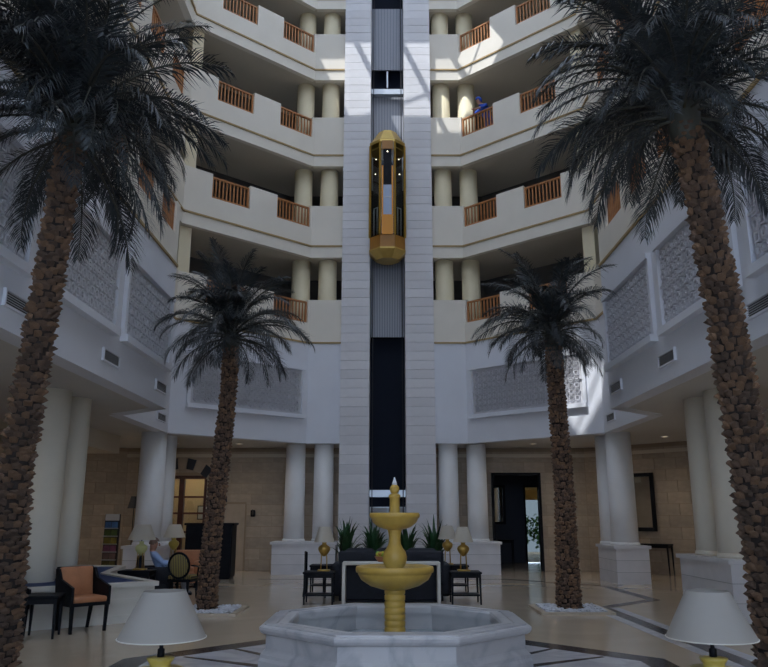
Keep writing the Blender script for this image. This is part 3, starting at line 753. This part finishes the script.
# ------------------------------------------------------------------ furniture
def armchair(label, loc, rz):
    t = thing('armchair', label, 'armchair', loc, rz, 'wooden armchairs with tan leather')
    W_, D_ = .56, .54
    for sx in (-1, 1):
        MB().bar((sx*.25, -.24, 0), (sx*.26, -.24, .40), .035, .035, taper=1.4).build('front_leg', M['black'], t)
        MB().bar((sx*.23, .27, 0), (sx*.25, .22, .40), .035, .035, taper=1.4).build('rear_leg', M['black'], t)
        # arm side: sloping wedge panel
        x = sx*.275
        vs = [(x-.018, -.27, .36), (x-.018, .26, .36), (x-.018, .33, .86), (x-.018, .24, .86), (x-.018, .14, .72), (x-.018, -.27, .62)]
        vs += [(a+.036, b, c) for a, b, c in vs]; n = 6
        MB().add(vs, [tuple(range(n)), tuple(range(n, 2*n))]+[(i, (i+1) % n, n+(i+1) % n, n+i) for i in range(n)]).build('arm_panel', M['black'], t)
    MB().box((0, -.01, .385), (.52, .50, .05)).build('seat_frame', M['black'], t)
    MB().rbox((0, -.03, .445), (.50, .48, .085), .03).build('seat_cushion', M['leather'], t)
    X = Matrix.Translation((0, .25, .635)) @ Matrix.Rotation(-.16, 4, 'X')
    MB().rbox((0, 0, 0), (.50, .07, .50), .03, X=X).build('back_cushion', M['leather'], t)
    MB().rbox((0, .045, .0), (.56, .03, .52), .012, X=X).build('back_shell', M['black'], t)
    return t
armchair('tan leather armchair with dark wooden arms beside the stone pool', (-4.44, 11.63, 0), math.radians(46))
armchair('tan leather armchair half hidden behind the left foreground palm trunk', (-5.30, 10.87, 0), math.radians(70))

def table(label, loc, w, d, h, rz=0, shelf=False, leg=.045, name='side_table', group='dark wooden side tables'):
    t = thing(name, label, 'table', loc, rz, group)
    MB().rbox((0, 0, h-.02), (w, d, .04), .008, 1, smooth=False).build('table_top', M['black'], t)
    MB().box((0, 0, h-.075), (w-.06, d-.06, .07)).build('apron', M['black'], t)
    for sx in (-1, 1):
        for sy in (-1, 1):
            x, y = sx*(w/2-.04), sy*(d/2-.04); MB().bar((x, y, h-.04), (x*1.03, y*1.03, 0), leg, leg, taper=.6).build('leg', M['black'], t)
    if shelf: MB().box((0, 0, h*.28), (w-.08, d-.08, .025)).build('lower_shelf', M['black'], t)
    return t
table('low dark square side table between the two tan armchairs', (-4.74, 11.02, 0), .46, .5, .56, math.radians(12))

def urn_lamp(label, loc, sw=.20, m=None, H=.83):
    t = thing('urn_lamp', label, 'table lamp', loc, 0, 'urn table lamps with pale shades')
    MB().rbox((0, 0, .015), (.24, .2, .03), .008, 1).build('base_plate', M['brass'], t)
    for k in range(4):
        a = PI/4+k*PI/2; MB().tube([(.085*math.cos(a), .085*math.sin(a), .03), (.07*math.cos(a), .07*math.sin(a), .30), (.085*math.cos(a), .085*math.sin(a), .40)], .007, 6).build('stand_leg', M['brass'], t)
    MB().lathe([(.0, .27), (.03, .28), (.08, .33), (.115, .39), (.118, .43), (.10, .46), (.05, .49), (.04, .51), (.05, .54)], 20).build('urn', m or M['brass'], t)
    MB().tube([(0, 0, .5), (0, 0, H-.04)], .01, 8).build('stem', M['black'], t)
    sh = MB().lathe([(sw, H-.29), (sw*.94, H-.25), (sw*.55, H-.01), (sw*.52, H)], 28, cap=False).build('lamp_shade', M['shade2'], t)
    MB().lathe([(sw*.5, H-.025), (.0, H-.0249)], 28, cap=False).build('shade_top', M['shade2'], sh)
    return t
table('black side table with shelf, left of the console, front one', (-1.28, 15.2, 0), .60, .55, .59, shelf=True)
table('black side table behind the front one, left of the sofa', (-1.36, 17.3, 0), .60, .55, .59, shelf=True)
table('black side table with shelf, right of the console, front one', (1.52, 15.2, 0), .60, .55, .59, shelf=True)
table('black side table behind the front one, right of the sofa', (1.50, 17.3, 0), .60, .55, .59, shelf=True)
urn_lamp('brass urn lamp with cream shade on the left black table', (-1.20, 15.2, .59))
urn_lamp('brass urn lamp with cream shade on the front right table', (1.50, 15.2, .59))
urn_lamp('brass urn lamp on the rear right table, overlapped by the front lamp', (1.36, 17.3, .59), .21)
# dark dining chair at the left table
t = thing('dark_chair', 'dark wooden chair standing behind the left black table', 'chair', (-1.45, 16.3, 0), math.radians(100))
MB().rbox((0, 0, .44), (.44, .42, .06), .02).build('seat', M['blackcloth'], t)
MB().rbox((0, .21, .70), (.42, .04, .42), .015).build('backrest', M['black'], t)
for sx in (-1, 1):
    MB().bar((sx*.18, -.18, 0), (sx*.19, -.18, .42), .03, taper=1.3).build('leg', M['black'], t)
    MB().bar((sx*.18, .24, 0), (sx*.19, .19, .5), .03, taper=1.3).build('leg', M['black'], t)
# console with pale frame
t = thing('console_table', 'low console with a pale stone frame and dark panel behind the fountain', 'console table', (.10, 15.08, 0))
MB().rbox((0, 0, .745), (1.86, .40, .055), .01, 1, smooth=False).build('table_top', M['poolstone'], t)
for sx in (-1, 1): MB().box((sx*.90, 0, .36), (.06, .38, .718)).build('leg', M['poolstone'], t)
MB().box((0, .15, .38), (1.73, .03, .66)).build('dark_panel', M['blackcloth'], t)
MB().box((0, 0, .06), (1.72, .3, .03)).build('foot_rail', M['black'], t)
# sofa facing the tower
t = thing('black_sofa', 'long black upholstered sofa standing behind the console', 'sofa', (.10, 16.0, 0))
MB().rbox((0, .05, .30), (2.2, .9, .30), .05).build('seat_base', M['blackcloth'], t)
for i in range(3): MB().rbox((-.62+.62*i, .1, .48), (.60, .75, .14), .05).build('seat_cushion', M['blackcloth'], t)
MB().rbox((0, -.34, .62), (2.1, .20, .66), .06).build('backrest', M['blackcloth'], t)
for i in range(3): MB().rbox((-.62+.62*i, -.25, .82), (.60, .2, .36), .08).build('back_cushion', M['blackcloth'], t)
for sx in (-1, 1): MB().rbox((sx*1.08, .03, .40), (.2, .92, .62), .06).build('arm', M['blackcloth'], t)
for sx in (-1, 1):
    for sy in (-1, 1): MB().box((sx*1.0, .05+sy*.38, .075), (.06, .06, .15)).build('foot', M['black'], t)
# flower bowl
t = thing('flower_bowl', 'small bowl of yellow and orange flowers on the pale console', 'flower bowl', (-.10, 15.05, .773))
MB().lathe([(.05, 0), (.06, .01), (.11, .07), (.12, .10), (.11, .10), (.05, .03)], 20).build('bowl', M['leather'], t)
for i, c in enumerate([(.55, .6, .05), (.6, .5, .04), (.55, .2, .05), (.25, .5, .06), (.6, .55, .06), (.5, .3, .05), (.3, .5, .05)]):
    a = i*.9; r = .06 if i else 0
    MB().ellip((r*math.cos(a), r*math.sin(a), .13+.02*(i % 2)), (.045, .045, .04), 8, 6).build('flower', mat('flower_petals', c, .7), t)
# potted plants before the tower
def plant(label, loc, h, n, seed, spread=.5):
    rnd = random.Random(seed); t = thing('potted_plant', label, 'plant', loc, 0, 'leafy plants before the lift tower')
    MB().lathe([(.16, 0), (.2, .02), (.24, .42), (.25, .45), (.22, .45), (.2, .40)], 20).build('pot', M['pot'], t)
    MB().lathe([(.21, .40), (.0, .405)], 16, cap=False).build('soil', M['trunk'], t)
    for i in range(n):
        a = rnd.uniform(0, 2*PI); H = h*rnd.uniform(.55, 1.05); sp = spread*rnd.uniform(.2, 1.0); w = rnd.uniform(.03, .06)
        mb = MB(); pts = []; N = 6
        for k in range(N+1):
            u = k/N; rr = sp*u**1.6; pts.append(Vector((math.cos(a)*rr, math.sin(a)*rr, .40+(H-.40)*(u-.28*u**4*sp*2))))
        sv = Vector((-math.sin(a), math.cos(a), 0)); vs = []; fs = []
        for k, p in enumerate(pts): ww = w*math.sin(PI*min(.97, .12+.86*k/N)); vs += [p-sv*ww, p+sv*ww+Vector((0, 0, .004))]
        for k in range(N): fs.append((2*k, 2*k+1, 2*k+3, 2*k+2))
        mb.add(vs, fs, True).build('leaf', M['plant'], t)
    return t
plant('tall spiky green plant at the foot of the left tower pier', (-.95, 18.6, 0), 1.72, 70, 1)
plant('arching green plant behind the sofa, left of the fountain shaft', (-.30, 18.8, 0), 1.62, 70, 2)
plant('low green plant behind the sofa, right of the fountain shaft', (.50, 18.8, 0), 1.58, 70, 3)
plant('tall spiky green plant at the foot of the right tower pier', (1.15, 18.6, 0), 1.70, 70, 4)

# ------------------------------------------------------------------ left seating group
table('black lamp table beside the seated guest', (-4.84, 15.35, 0), .62, .5, .60, leg=.06)
urn_lamp('yellow urn lamp with pale shade in front of the seated guest', (-4.80, 15.35, .60), .27, M['celadon'], .86)
table('black lamp table beyond the seated guest', (-4.84, 17.9, 0), .6, .5, .60)
urn_lamp('yellow urn lamp with pale shade beyond the seated guest', (-4.86, 17.9, .60), .25, M['ceramic'], .84)
def club_chair(label, loc, rz, m):
    t = thing('club_chair', label, 'armchair', loc, rz)
    MB().rbox((0, 0, .24), (.72, .72, .26), .04).build('seat_base', m, t)
    MB().rbox((0, -.04, .40), (.52, .6, .12), .04).build('seat_cushion', m, t)
    MB().rbox((0, .31, .52), (.72, .14, .62), .05).build('backrest', m, t)
    for sx in (-1, 1): MB().rbox((sx*.31, -.03, .44), (.12, .66, .34), .04).build('arm', m, t)
    for sx in (-1, 1):
        for sy in (-1, 1): MB().box((sx*.3, sy*.3, .06), (.05, .05, .12)).build('foot', M['black'], t)
    return t
club_chair('black club armchair holding the guest in pale blue', (-4.80, 16.40, 0), math.radians(108), M['blackcloth'])
club_chair('brown leather club armchair behind the seated guest', (-4.75, 18.75, 0), math.radians(0), M['leather'])
# oval back chair
t = thing('oval_back_chair', 'dark chair with an oval back in gold striped fabric', 'chair', (-4.10, 15.95, 0), math.radians(172))
MB().lathe([(.0, -.025), (.18, -.025), (.20, 0), (.18, .025), (.0, .025)], 28, cap=False, sy=1.15).build('oval_cushion', M['stripecloth'], t)
oc = t.children[0]; oc.location = (0, .24, .66); oc.rotation_euler = (PI/2-.12, 0, 0)
ringp = [(.215*math.cos(2*PI*k/28), 0, .245*math.sin(2*PI*k/28)) for k in range(29)]
o = MB().tube(ringp, .024, 8, cap=False).build('oval_frame', M['black'], t); o.location = (0, .24, .66); o.rotation_euler = (-.12, 0, 0)
MB().rbox((0, -.02, .43), (.48, .46, .08), .03).build('seat', M['stripecloth'], t)
MB().box((0, -.02, .37), (.48, .46, .06)).build('seat_rail', M['black'], t)
for sx in (-1, 1):
    MB().bar((sx*.2, -.21, .40), (sx*.21, -.23, 0), .045, taper=.6).build('leg', M['black'], t)
    MB().bar((sx*.19, .18, .40), (sx*.21, .27, 0), .045, taper=.6).build('leg', M['black'], t)
    MB().bar((sx*.1, .2, .40), (sx*.11, .22, .50), .03).build('back_post', M['black'], t)
    MB().tube([(sx*.23, .16, .66), (sx*.27, .0, .64), (sx*.26, -.14, .62), (sx*.24, -.16, .44)], .018, 6).build('arm_rest', M['black'], t)
# dark cabinet / desk before the arched door
t = thing('dark_cabinet', 'black lacquered cabinet standing before the arched door', 'cabinet', (-4.75, 21.2, 0))
MB().box((0, 0, .72), (1.25, .6, 1.34)).build('body', M['black'], t)
MB().rbox((0, 0, 1.42), (1.34, .68, .06), .012, 1, smooth=False).build('top', M['black'], t)
for sx in (-1, 1):
    d_ = MB().box((sx*.31, -.31, .72), (.58, .03, 1.2)).build('door', M['black'], t)
    MB().ellip((sx*.07, -.34, .75), (.02, .02, .02), 8, 6).build('knob', M['brass'], d_)
MB().box((0, 0, .025), (1.2, .55, .05)).build('plinth', M['black'], t)
# brochure rack
t = thing('brochure_rack', 'narrow rack of colourful brochures against the left gallery wall', 'brochure rack', (-7.62, 21.55, 0), math.radians(-12))
MB().box((0, .06, .85), (.46, .03, 1.66)).build('back_board', M['pot'], t)
for sx in (-1, 1): MB().box((sx*.21, .0, .06), (.04, .36, .06)).build('foot', M['black'], t)
MB().box((0, .035, 1.60), (.42, .02, .18)).build('header_sign', mat('grey_sign_board', (.42, .43, .45), .5), t)
for i, c in enumerate([(.06, .16, .38), (.10, .16, .05), (.30, .24, .05), (.28, .10, .20), (.24, .16, .16), (.20, .17, .06)]):
    for j in range(2):
        MB().box((-.10+.2*j, .01, 1.38-.21*i), (.18, .012, .19)).build('brochure', mat('brochure_cover', tuple(x*(1 if j else .75) for x in c), .4, var=.25, scale=9), t)
    MB().box((0, -.005, 1.30-.21*i), (.42, .05, .03)).build('pocket', M['steel'], t)
# dark floor lamp
t = thing('floor_lamp', 'slim floor lamp with a dark shade beside the left corner column', 'floor lamp', (-6.95, 21.3, 0))
MB().lathe([(.15, 0), (.15, .02), (.03, .04)], 20).build('base', M['black'], t)
MB().tube([(0, 0, .03), (0, 0, 1.9)], .012, 8).build('pole', M['black'], t)
MB().lathe([(.17, 1.84), (.09, 2.16)], 24, cap=False).build('lamp_shade', M['pot'], t)

# ------------------------------------------------------------------ arched glazed door on the left
AX, AZ = -6.45, 1.95
dr = struct(MB().box((AX, YB+.12, 2.83), (1.7, .2, .10)).build('door_2', M['redwood']), 'glazed dark red wooden door under a striped stone arch')
for x in (-.76, 0, .76): MB().box((AX+x, YB+.12, 1.39), (.10 if x else .16, .14, 2.78)).build('door_post', M['redwood'], dr)
for sx in (-1, 1):
    MB().box((AX+sx*.40, YB+.12, .25), (.64, .08, .5)).build('kick_panel', M['redwood'], dr)
    for zz in (.55, 1.15, 1.72, 2.22): MB().box((AX+sx*.40, YB+.12, zz), (.66, .07, .06)).build('glazing_bar', M['redwood'], dr)
    for za, zb in ((.58, 1.12), (1.18, 1.69), (1.75, 2.19), (2.25, 2.78)): MB().box((AX+sx*.40, YB+.13, (za+zb)/2), (.64, .012, zb-za)).build('pane', M['clear'], dr)
for k in range(15):
    a0, a1 = PI*k/15+.012, PI*(k+1)/15-.012
    poly = [(1.14, a0), (1.48, a0), (1.48, a1), (1.14, a1)]
    vs = [(AX+r*math.cos(a), YB-.035, AZ+r*math.sin(a)) for r, a in poly]+[(AX+r*math.cos(a), YB+.02, AZ+r*math.sin(a)) for r, a in poly]
    MB().add(vs, [(0, 1, 2, 3), (4, 5, 6, 7), (0, 1, 5, 4), (1, 2, 6, 5), (2, 3, 7, 6), (3, 0, 4, 7)]).build('voussoir', M['bluestone'] if k % 2 == 0 else M['tile'][2], dr)
# lit room behind it
struct(MB().box((AX, 26.0, 1.6), (4.2, .1, 3.2)).build('wall_room_left', M['plaster_beige']), 'beige wall of the room behind the arched door')
for sx in (-1, 1): struct(MB().box((AX+sx*2.1, 25.2, 1.6), (.1, 1.6, 3.2)).build('wall_room_left_side', M['plaster_beige']))
struct(MB().box((AX, 25.2, 3.25), (4.2, 1.7, .1)).build('ceiling_room_left', M['plaster_beige']))
pl = thing('ceiling_lamp', 'round ceiling lamp in the room behind the arched door', 'ceiling lamp', (AX, 25.0, 3.19))
MB().lathe([(.16, 0), (.15, -.05), (.02, -.07)], 20).build('diffuser', mat('lamp_diffuser', (.9, .85, .7), .5, Emission_Color=(1, .8, .5, 1), Emission_Strength=4), pl)
ld = bpy.data.lights.new('room_bulb', 'POINT'); ld.energy = 14; ld.color = (1, .8, .52); ld.shadow_soft_size = .15
lo = bpy.data.objects.new('room_bulb', ld); COL.objects.link(lo); lo.parent = pl; lo.location = (0, 0, -.15)
t = thing('framed_picture', 'small framed picture on the wall behind the arched door', 'picture', (AX+.30, 25.94, 1.75))
MB().box((0, 0, 0), (.34, .03, .46)).build('frame', M['black'], t)
MB().box((0, -.018, 0), (.28, .01, .40)).build('print', mat('pale_print', (.5, .5, .48), .6, var=.2, scale=6), t)
t = thing('wall_telephone', 'small dark box fixed to the beige wall left of the tower', 'wall box', (-4.15, YB-.06, 1.72))
MB().rbox((0, 0, 0), (.14, .10, .2), .02, 1).build('body', M['black'], t); MB().rbox((0, -.06, .03), (.05, .04, .17), .015, 1).build('handset', M['pot'], t)
t = thing('wall_cabinet', 'shallow pale panel door set in the beige wall behind the left palm', 'panel door', (-4.72, YB-.02, 0))
MB().box((0, 0, 1.0), (.62, .03, 2.0)).build('leaf', M['tile'][2], t); MB().box((0, .0, 2.03), (.7, .05, .06)).build('lintel', M['tilejoint'], t)
for sx in (-1, 1): MB().box((sx*.34, 0, 1.0), (.05, .05, 2.0)).build('jamb', M['tilejoint'], t)

# ------------------------------------------------------------------ right: mirror, console, doorway room, garden
ang = math.atan2(20.9-24.2, 9.6-6.3)
t = thing('wall_mirror', 'tall black framed mirror on the right back wall', 'mirror', (7.62, 22.82, 1.2), ang)
W_, H_ = .72, 1.68
for sx in (-1, 1): MB().box((sx*(W_/2-.05), -.03, H_/2), (.11, .06, H_)).build('frame', M['black'], t)
for zz in (.055, H_-.055): MB().box((0, -.03, zz), (W_-.22, .06, .11)).build('frame', M['black'], t)
MB().box((0, -.012, H_/2), (W_-.2, .012, H_-.2)).build('mirror_glass', M['mirror'], t)
table('black console table below the right wall mirror', (7.72, 22.45, 0), .95, .36, .86, ang, name='wall_console')
dk = struct(MB().box((4.3, 28.6, 1.6), (4.0, .1, 3.2)).build('wall_lobby_dummy', M['dark'])) if False else None
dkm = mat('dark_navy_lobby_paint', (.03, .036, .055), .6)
struct(MB().box((3.8, 28.55, 1.6), (2.6, .1, 3.2)).box((6.35, 28.55, 1.6), (.5, .1, 3.2)).box((5.6, 28.55, 2.97), (1.1, .1, .46)).build('wall_lobby_back', dkm), 'dark wall of the lobby beyond the doorway')
for x in (2.5, 6.6): struct(MB().box((x, 26.5, 1.6), (.1, 4.2, 3.2)).build('wall_lobby_side', dkm))
struct(MB().box((4.55, 26.5, 3.25), (4.2, 4.2, .1)).build('ceiling_lobby', dkm))
wn = struct(MB().box((5.12, 28.5, 1.37), (.06, .08, 2.74)).box((6.08, 28.5, 1.37), (.06, .08, 2.74)).box((5.6, 28.5, 2.71), (.9, .08, .06)).build('window_1', M['black']), 'glazed garden door of the lobby')
MB().box((5.6, 28.5, 1.35), (.9, .012, 2.66)).build('pane', M['lobbyglass'], wn)
for x in (3.35, 4.82): struct(MB().box((x, 24.2, 1.46), (.07, .3, 2.92)).build('trim_door_jamb', M['black']), 'black jamb of the right doorway')
struct(MB().box((4.085, 24.2, 2.93), (1.54, .3, .06)).build('trim_door_head', M['black']), 'black head of the right doorway')
t = thing('lobby_mirror', 'slim framed mirror on the dark lobby wall beyond the doorway', 'mirror', (4.05, 28.45, 1.35))
for sx in (-1, 1): MB().box((sx*.3, 0, .7), (.09, .05, 1.4)).build('frame', M['black'], t)
for zz in (.045, 1.355): MB().box((0, 0, zz), (.52, .05, .09)).build('frame', M['black'], t)
MB().box((0, .01, .7), (.52, .012, 1.3)).build('mirror_glass', M['mirror'], t)
table('black console table inside the dark lobby', (4.15, 28.2, 0), .9, .36, .82, name='lobby_console')
struct(MB().box((8, 34, -.15), (16, 11, .1)).build('ground_garden', M['tray']), 'pale paving of the garden outside')
t = thing('garden_awning', 'yellow awning over the garden door outside', 'awning', (6.0, 30.2, 2.35))
MB().box((0, 0, .35), (4.5, 3.0, .05)).build('cloth', M['awning'], t); MB().box((0, 1.5, .15), (4.5, .03, .42)).build('valance', M['awning'], t)
for sx in (-1, 1): MB().box((sx*2.15, 1.45, -1.0), (.07, .07, 2.7)).build('post', M['steel'], t)
rnd = random.Random(9)
for i in range(4):
    t = thing('garden_shrub', 'leafy green garden shrub outside the lobby door, number %s from the left' % ['one', 'two', 'three', 'four'][i], 'shrub', (4.6+1.05*i, 33.2, -.1), 0, 'shrubs in the garden outside')
    t['label'] = ['leftmost', 'second', 'third', 'rightmost'][i]+' green shrub of the row outside the lobby door'
    MB().tube([(0, 0, 0), (.03, 0, .6)], .05, 8).build('stem', M['trunk'], t)
    mb = MB()
    for k in range(420):
        u = Vector((rnd.gauss(0, 1), rnd.gauss(0, 1), rnd.gauss(0, 1))).normalized()*rnd.uniform(.6, 1.0); c = Vector((u.x*.6, u.y*.5, 1.15+u.z*.85))
        a = Vector((rnd.uniform(-1, 1), rnd.uniform(-1, 1), rnd.uniform(-1, 1))).normalized()*.10; b = u.cross(a).normalized()*.05
        mb.add([c-a, c+b, c+a, c-b], [(0, 1, 2, 3)])
    stuff(mb.build('foliage', M['hedge'], t))

# ------------------------------------------------------------------ foreground lamps on tables
def ceramic_lamp(label, loc, m=None):
    t = thing('ceramic_lamp', label, 'table lamp', loc, 0, 'yellow ceramic foreground lamps')
    MB().lathe([(.09, 0), (.10, .01), (.09, .03), (.07, .05), (.11, .12), (.135, .20), (.13, .27), (.128, .30), (.11, .312), (.052, .318), (.050, .332), (.064, .352), (.068, .36), (.03, .364)], 32).build('ceramic_base', M['ceramic'], t)
    MB().lathe([(.018, .365), (.018, .40), (.010, .405), (.010, .485)], 12).build('neck', M['black'], t)
    MB().tube([(0, 0, .45), (.06, 0, .50), (.065, 0, .58), (.0, 0, .66)], .003, 6).build('harp', M['black'], t)
    sh = MB().lathe([(.216, .452), (.213, .457), (.106, .67), (.104, .675)], 48, cap=False).build('lamp_shade', M['shade'], t)
    MB().tube([(.216*math.cos(2*PI*k/40), .216*math.sin(2*PI*k/40), .453) for k in range(41)], .003, 5, cap=False).build('shade_rim', M['poolstone'], sh)
    return t
for x, y, nm in ((-1.115, 4.0, 'left'), (1.62, 4.0, 'right')):
    table('dark table holding the foreground lamp at the lower %s' % nm, (x, y, 0), .6, .6, .565, name='lamp_table')
    ceramic_lamp('yellow ceramic lamp with pale cone shade at the lower %s of the view' % nm, (x, y, .565))

# ------------------------------------------------------------------ people
def skin_body(name, J, E, parent, region):
    """J: joint -> (pos, radius); E: bones; region(co) -> material index; one continuous mesh"""
    ks = list(J); me = bpy.data.meshes.new(name)
    me.from_pydata([J[k][0] for k in ks], [(ks.index(a), ks.index(b)) for a, b in E], [])
    o = bpy.data.objects.new(name, me); COL.objects.link(o)
    o.modifiers.new('skin', 'SKIN'); sv = me.skin_vertices[0].data
    for i, k in enumerate(ks): r = J[k][1]; r = r if hasattr(r, '__len__') else (r, r); sv[i].radius = r; sv[i].use_root = (i == 0)
    o.modifiers['skin'].use_smooth_shade = True
    ss = o.modifiers.new('sub', 'SUBSURF'); ss.levels = 2; ss.render_levels = 2
    dg = bpy.context.evaluated_depsgraph_get(); dg.update()
    m2 = bpy.data.meshes.new_from_object(o.evaluated_get(dg)); bpy.data.objects.remove(o); m2.name = name
    m2.materials.clear()
    for mt in region[1]: m2.materials.append(mt)
    for p in m2.polygons: p.material_index = region[0](p.center); p.use_smooth = True
    return link(name, m2, parent)
def hand(J, E, w, nm, d, side):
    d = Vector(d).normalized(); side = Vector(side).normalized(); w = Vector(w)
    J[nm+'palm'] = (w+d*.06, (.036, .020)); E.append((nm+'wrist', nm+'palm'))
    for i in range(4):
        b = w+d*.095+side*(.030-.02*i); dn = d.cross(side)*(.01)
        l = [.055, .065, .06, .045][i]
        J[nm+'f%da' % i] = (b, .009); J[nm+'f%db' % i] = (b+d*l*.6+dn, .008); J[nm+'f%dc' % i] = (b+d*l+dn*2.4, .007)
        E += [(nm+'palm', nm+'f%da' % i), (nm+'f%da' % i, nm+'f%db' % i), (nm+'f%db' % i, nm+'f%dc' % i)]
    J[nm+'t1'] = (w+d*.035+side*.045, .011); J[nm+'t2'] = (w+d*.07+side*.06, .009); E += [(nm+'palm', nm+'t1'), (nm+'t1', nm+'t2')]
def face(parent, c, rot, hairm, scarf=False):
    f = thing_part = bpy.data.objects.new('head_details', None)
    bpy.data.objects.remove(f)
    X = Matrix.Translation(c) @ Matrix.Rotation(rot, 4, 'Y')
    MB().ellip((.10, 0, -.005), (.022, .014, .022), 8, 6, X).build('nose', M['skin'], parent)
    for s in (-1, 1):
        MB().ellip((.088, s*.032, .022), (.012, .013, .009), 8, 6, X).build('eye', M['black'], parent)
        MB().ellip((.0, s*.078, .0), (.022, .010, .032), 8, 6, X).build('ear', M['skin'], parent)
    MB().ellip((.088, 0, -.05), (.010, .024, .007), 8, 6, X).build('mouth', M['leather'], parent)
    mb = MB(); N = 14; Mm = 7; vs = []; fs = []
    for i in range(Mm+1):
        t = PI/2*(i/Mm)*(1.15 if not scarf else 1.35)
        for k in range(N):
            u = 2*PI*k/N; fr = .82 if math.cos(u) > .4 else 1.0; tt = t*fr*(0.75 if math.cos(u) > .6 else 1)
            rr = .103 if not scarf else .112
            vs.append((-.012+rr*math.sin(tt)*math.cos(u)*1.05, rr*.86*math.sin(tt)*math.sin(u), .012+.125*math.cos(tt)))
    for i in range(Mm):
        for k in range(N): fs.append((i*N+k, i*N+(k+1) % N, (i+1)*N+(k+1) % N, (i+1)*N+k))
    mb.add(vs, fs, True, X).build('headscarf' if scarf else 'hair', hairm, parent)

# guest seated in the club chair, facing right (+x)
g = thing('person', 'seated guest in a pale blue shirt and grey trousers leaning back in a black armchair', 'person', (-4.70, 16.42, 0), math.radians(18))
J = {'pelvis': ((0, 0, .53), (.15, .13)), 'waist': ((-.04, 0, .68), (.14, .115)), 'chest': ((-.16, 0, .80), (.165, .12)), 'neck': ((-.20, 0, .92), .058), 'headlo': ((-.17, 0, .985), (.068, .075)), 'head': ((-.165, 0, 1.06), (.082, .098)), 'headtop': ((-.17, 0, 1.13), (.06, .07))}
E = [('pelvis', 'waist'), ('waist', 'chest'), ('chest', 'neck'), ('neck', 'headlo'), ('headlo', 'head'), ('head', 'headtop')]
for nm, s in (('l', 1), ('r', -1)):
    J.update({nm+'sh': ((-.16, s*.185, .85), .062), nm+'el': ((.04, s*.25, .67), .048), nm+'wrist': ((.26, s*.20, .68), .030),
              nm+'hip': ((.04, s*.09, .53), .095), nm+'knee': ((.44, s*.12, .53), .068), nm+'ank': ((.50, s*.12, .10), .042), nm+'toe': ((.66, s*.13, .045), .036)})
    E += [('chest', nm+'sh'), (nm+'sh', nm+'el'), (nm+'el', nm+'wrist'), ('pelvis', nm+'hip'), (nm+'hip', nm+'knee'), (nm+'knee', nm+'ank'), (nm+'ank', nm+'toe')]
    hand(J, E, J[nm+'wrist'][0], nm, (1, -s*.25, -.12), (0, -s, .1))
def reg(c):
    if c.z > .91 and c.x < .1: return 0
    if c.z > .60 and c.x > .17: return 0
    if c.z > .60: return 1
    return 3 if c.z < .085 else 2
skin_body('body', J, E, g, (reg, [M['skin'], M['shirt'], M['greytrousers'], M['black']]))
face(g, (-.155, 0, 1.055), .15, M['greyhair'])

# visitor leaning on the balcony railing, third balcony up on the right wing
P = pts_of(1); d, o, L = outv(1, P[1], P[2]); pos = Vector(P[1])+d*.85+o*.44
g = thing('person', 'visitor in bright blue with a blue headscarf leaning on the upper right balcony railing', 'person', (pos.x, pos.y, ZT[2]-1.12), math.atan2(-o.y-d.y*.35, -o.x-d.x*.35))
J = {'pelvis': ((0, 0, .90), (.13, .12)), 'waist': ((.07, 0, 1.05), (.125, .11)), 'chest': ((.20, 0, 1.25), (.16, .115)), 'neck': ((.29, 0, 1.36), .055), 'headlo': ((.36, 0, 1.42), (.066, .072)), 'head': ((.38, 0, 1.49), (.08, .095)), 'headtop': ((.375, 0, 1.56), (.06, .07))}
E = [('pelvis', 'waist'), ('waist', 'chest'), ('chest', 'neck'), ('neck', 'headlo'), ('headlo', 'head'), ('head', 'headtop')]
for nm, s in (('l', 1), ('r', -1)):
    J.update({nm+'sh': ((.22, s*.18, 1.30), .06), nm+'el': ((.40, s*.26, 1.115), .046), nm+'wrist': ((.55, s*.06, 1.125), .030),
              nm+'hip': ((-.01, s*.085, .88), .09), nm+'knee': ((.03, s*.10, .48), .062), nm+'ank': ((-.03, s*.10, .09), .042), nm+'toe': ((.13, s*.12, .045), .036)})
    E += [('chest', nm+'sh'), (nm+'sh', nm+'el'), (nm+'el', nm+'wrist'), ('pelvis', nm+'hip'), (nm+'hip', nm+'knee'), (nm+'knee', nm+'ank'), (nm+'ank', nm+'toe')]
    hand(J, E, J[nm+'wrist'][0], nm, (.5, -s*.8, 0), (.8, s*.5, 0))
def reg2(c):
    if c.z > 1.355 and c.x > .2: return 0
    if c.x > .47 and c.z > 1.0: return 0
    if c.z > .92: return 1
    return 3 if c.z < .085 else 2
skin_body('body', J, E, g, (reg2, [M['skin'], M['blueshirt'], M['jeans'], M['black']]))
face(g, (.385, 0, 1.49), .25, M['blueshirt'], True)
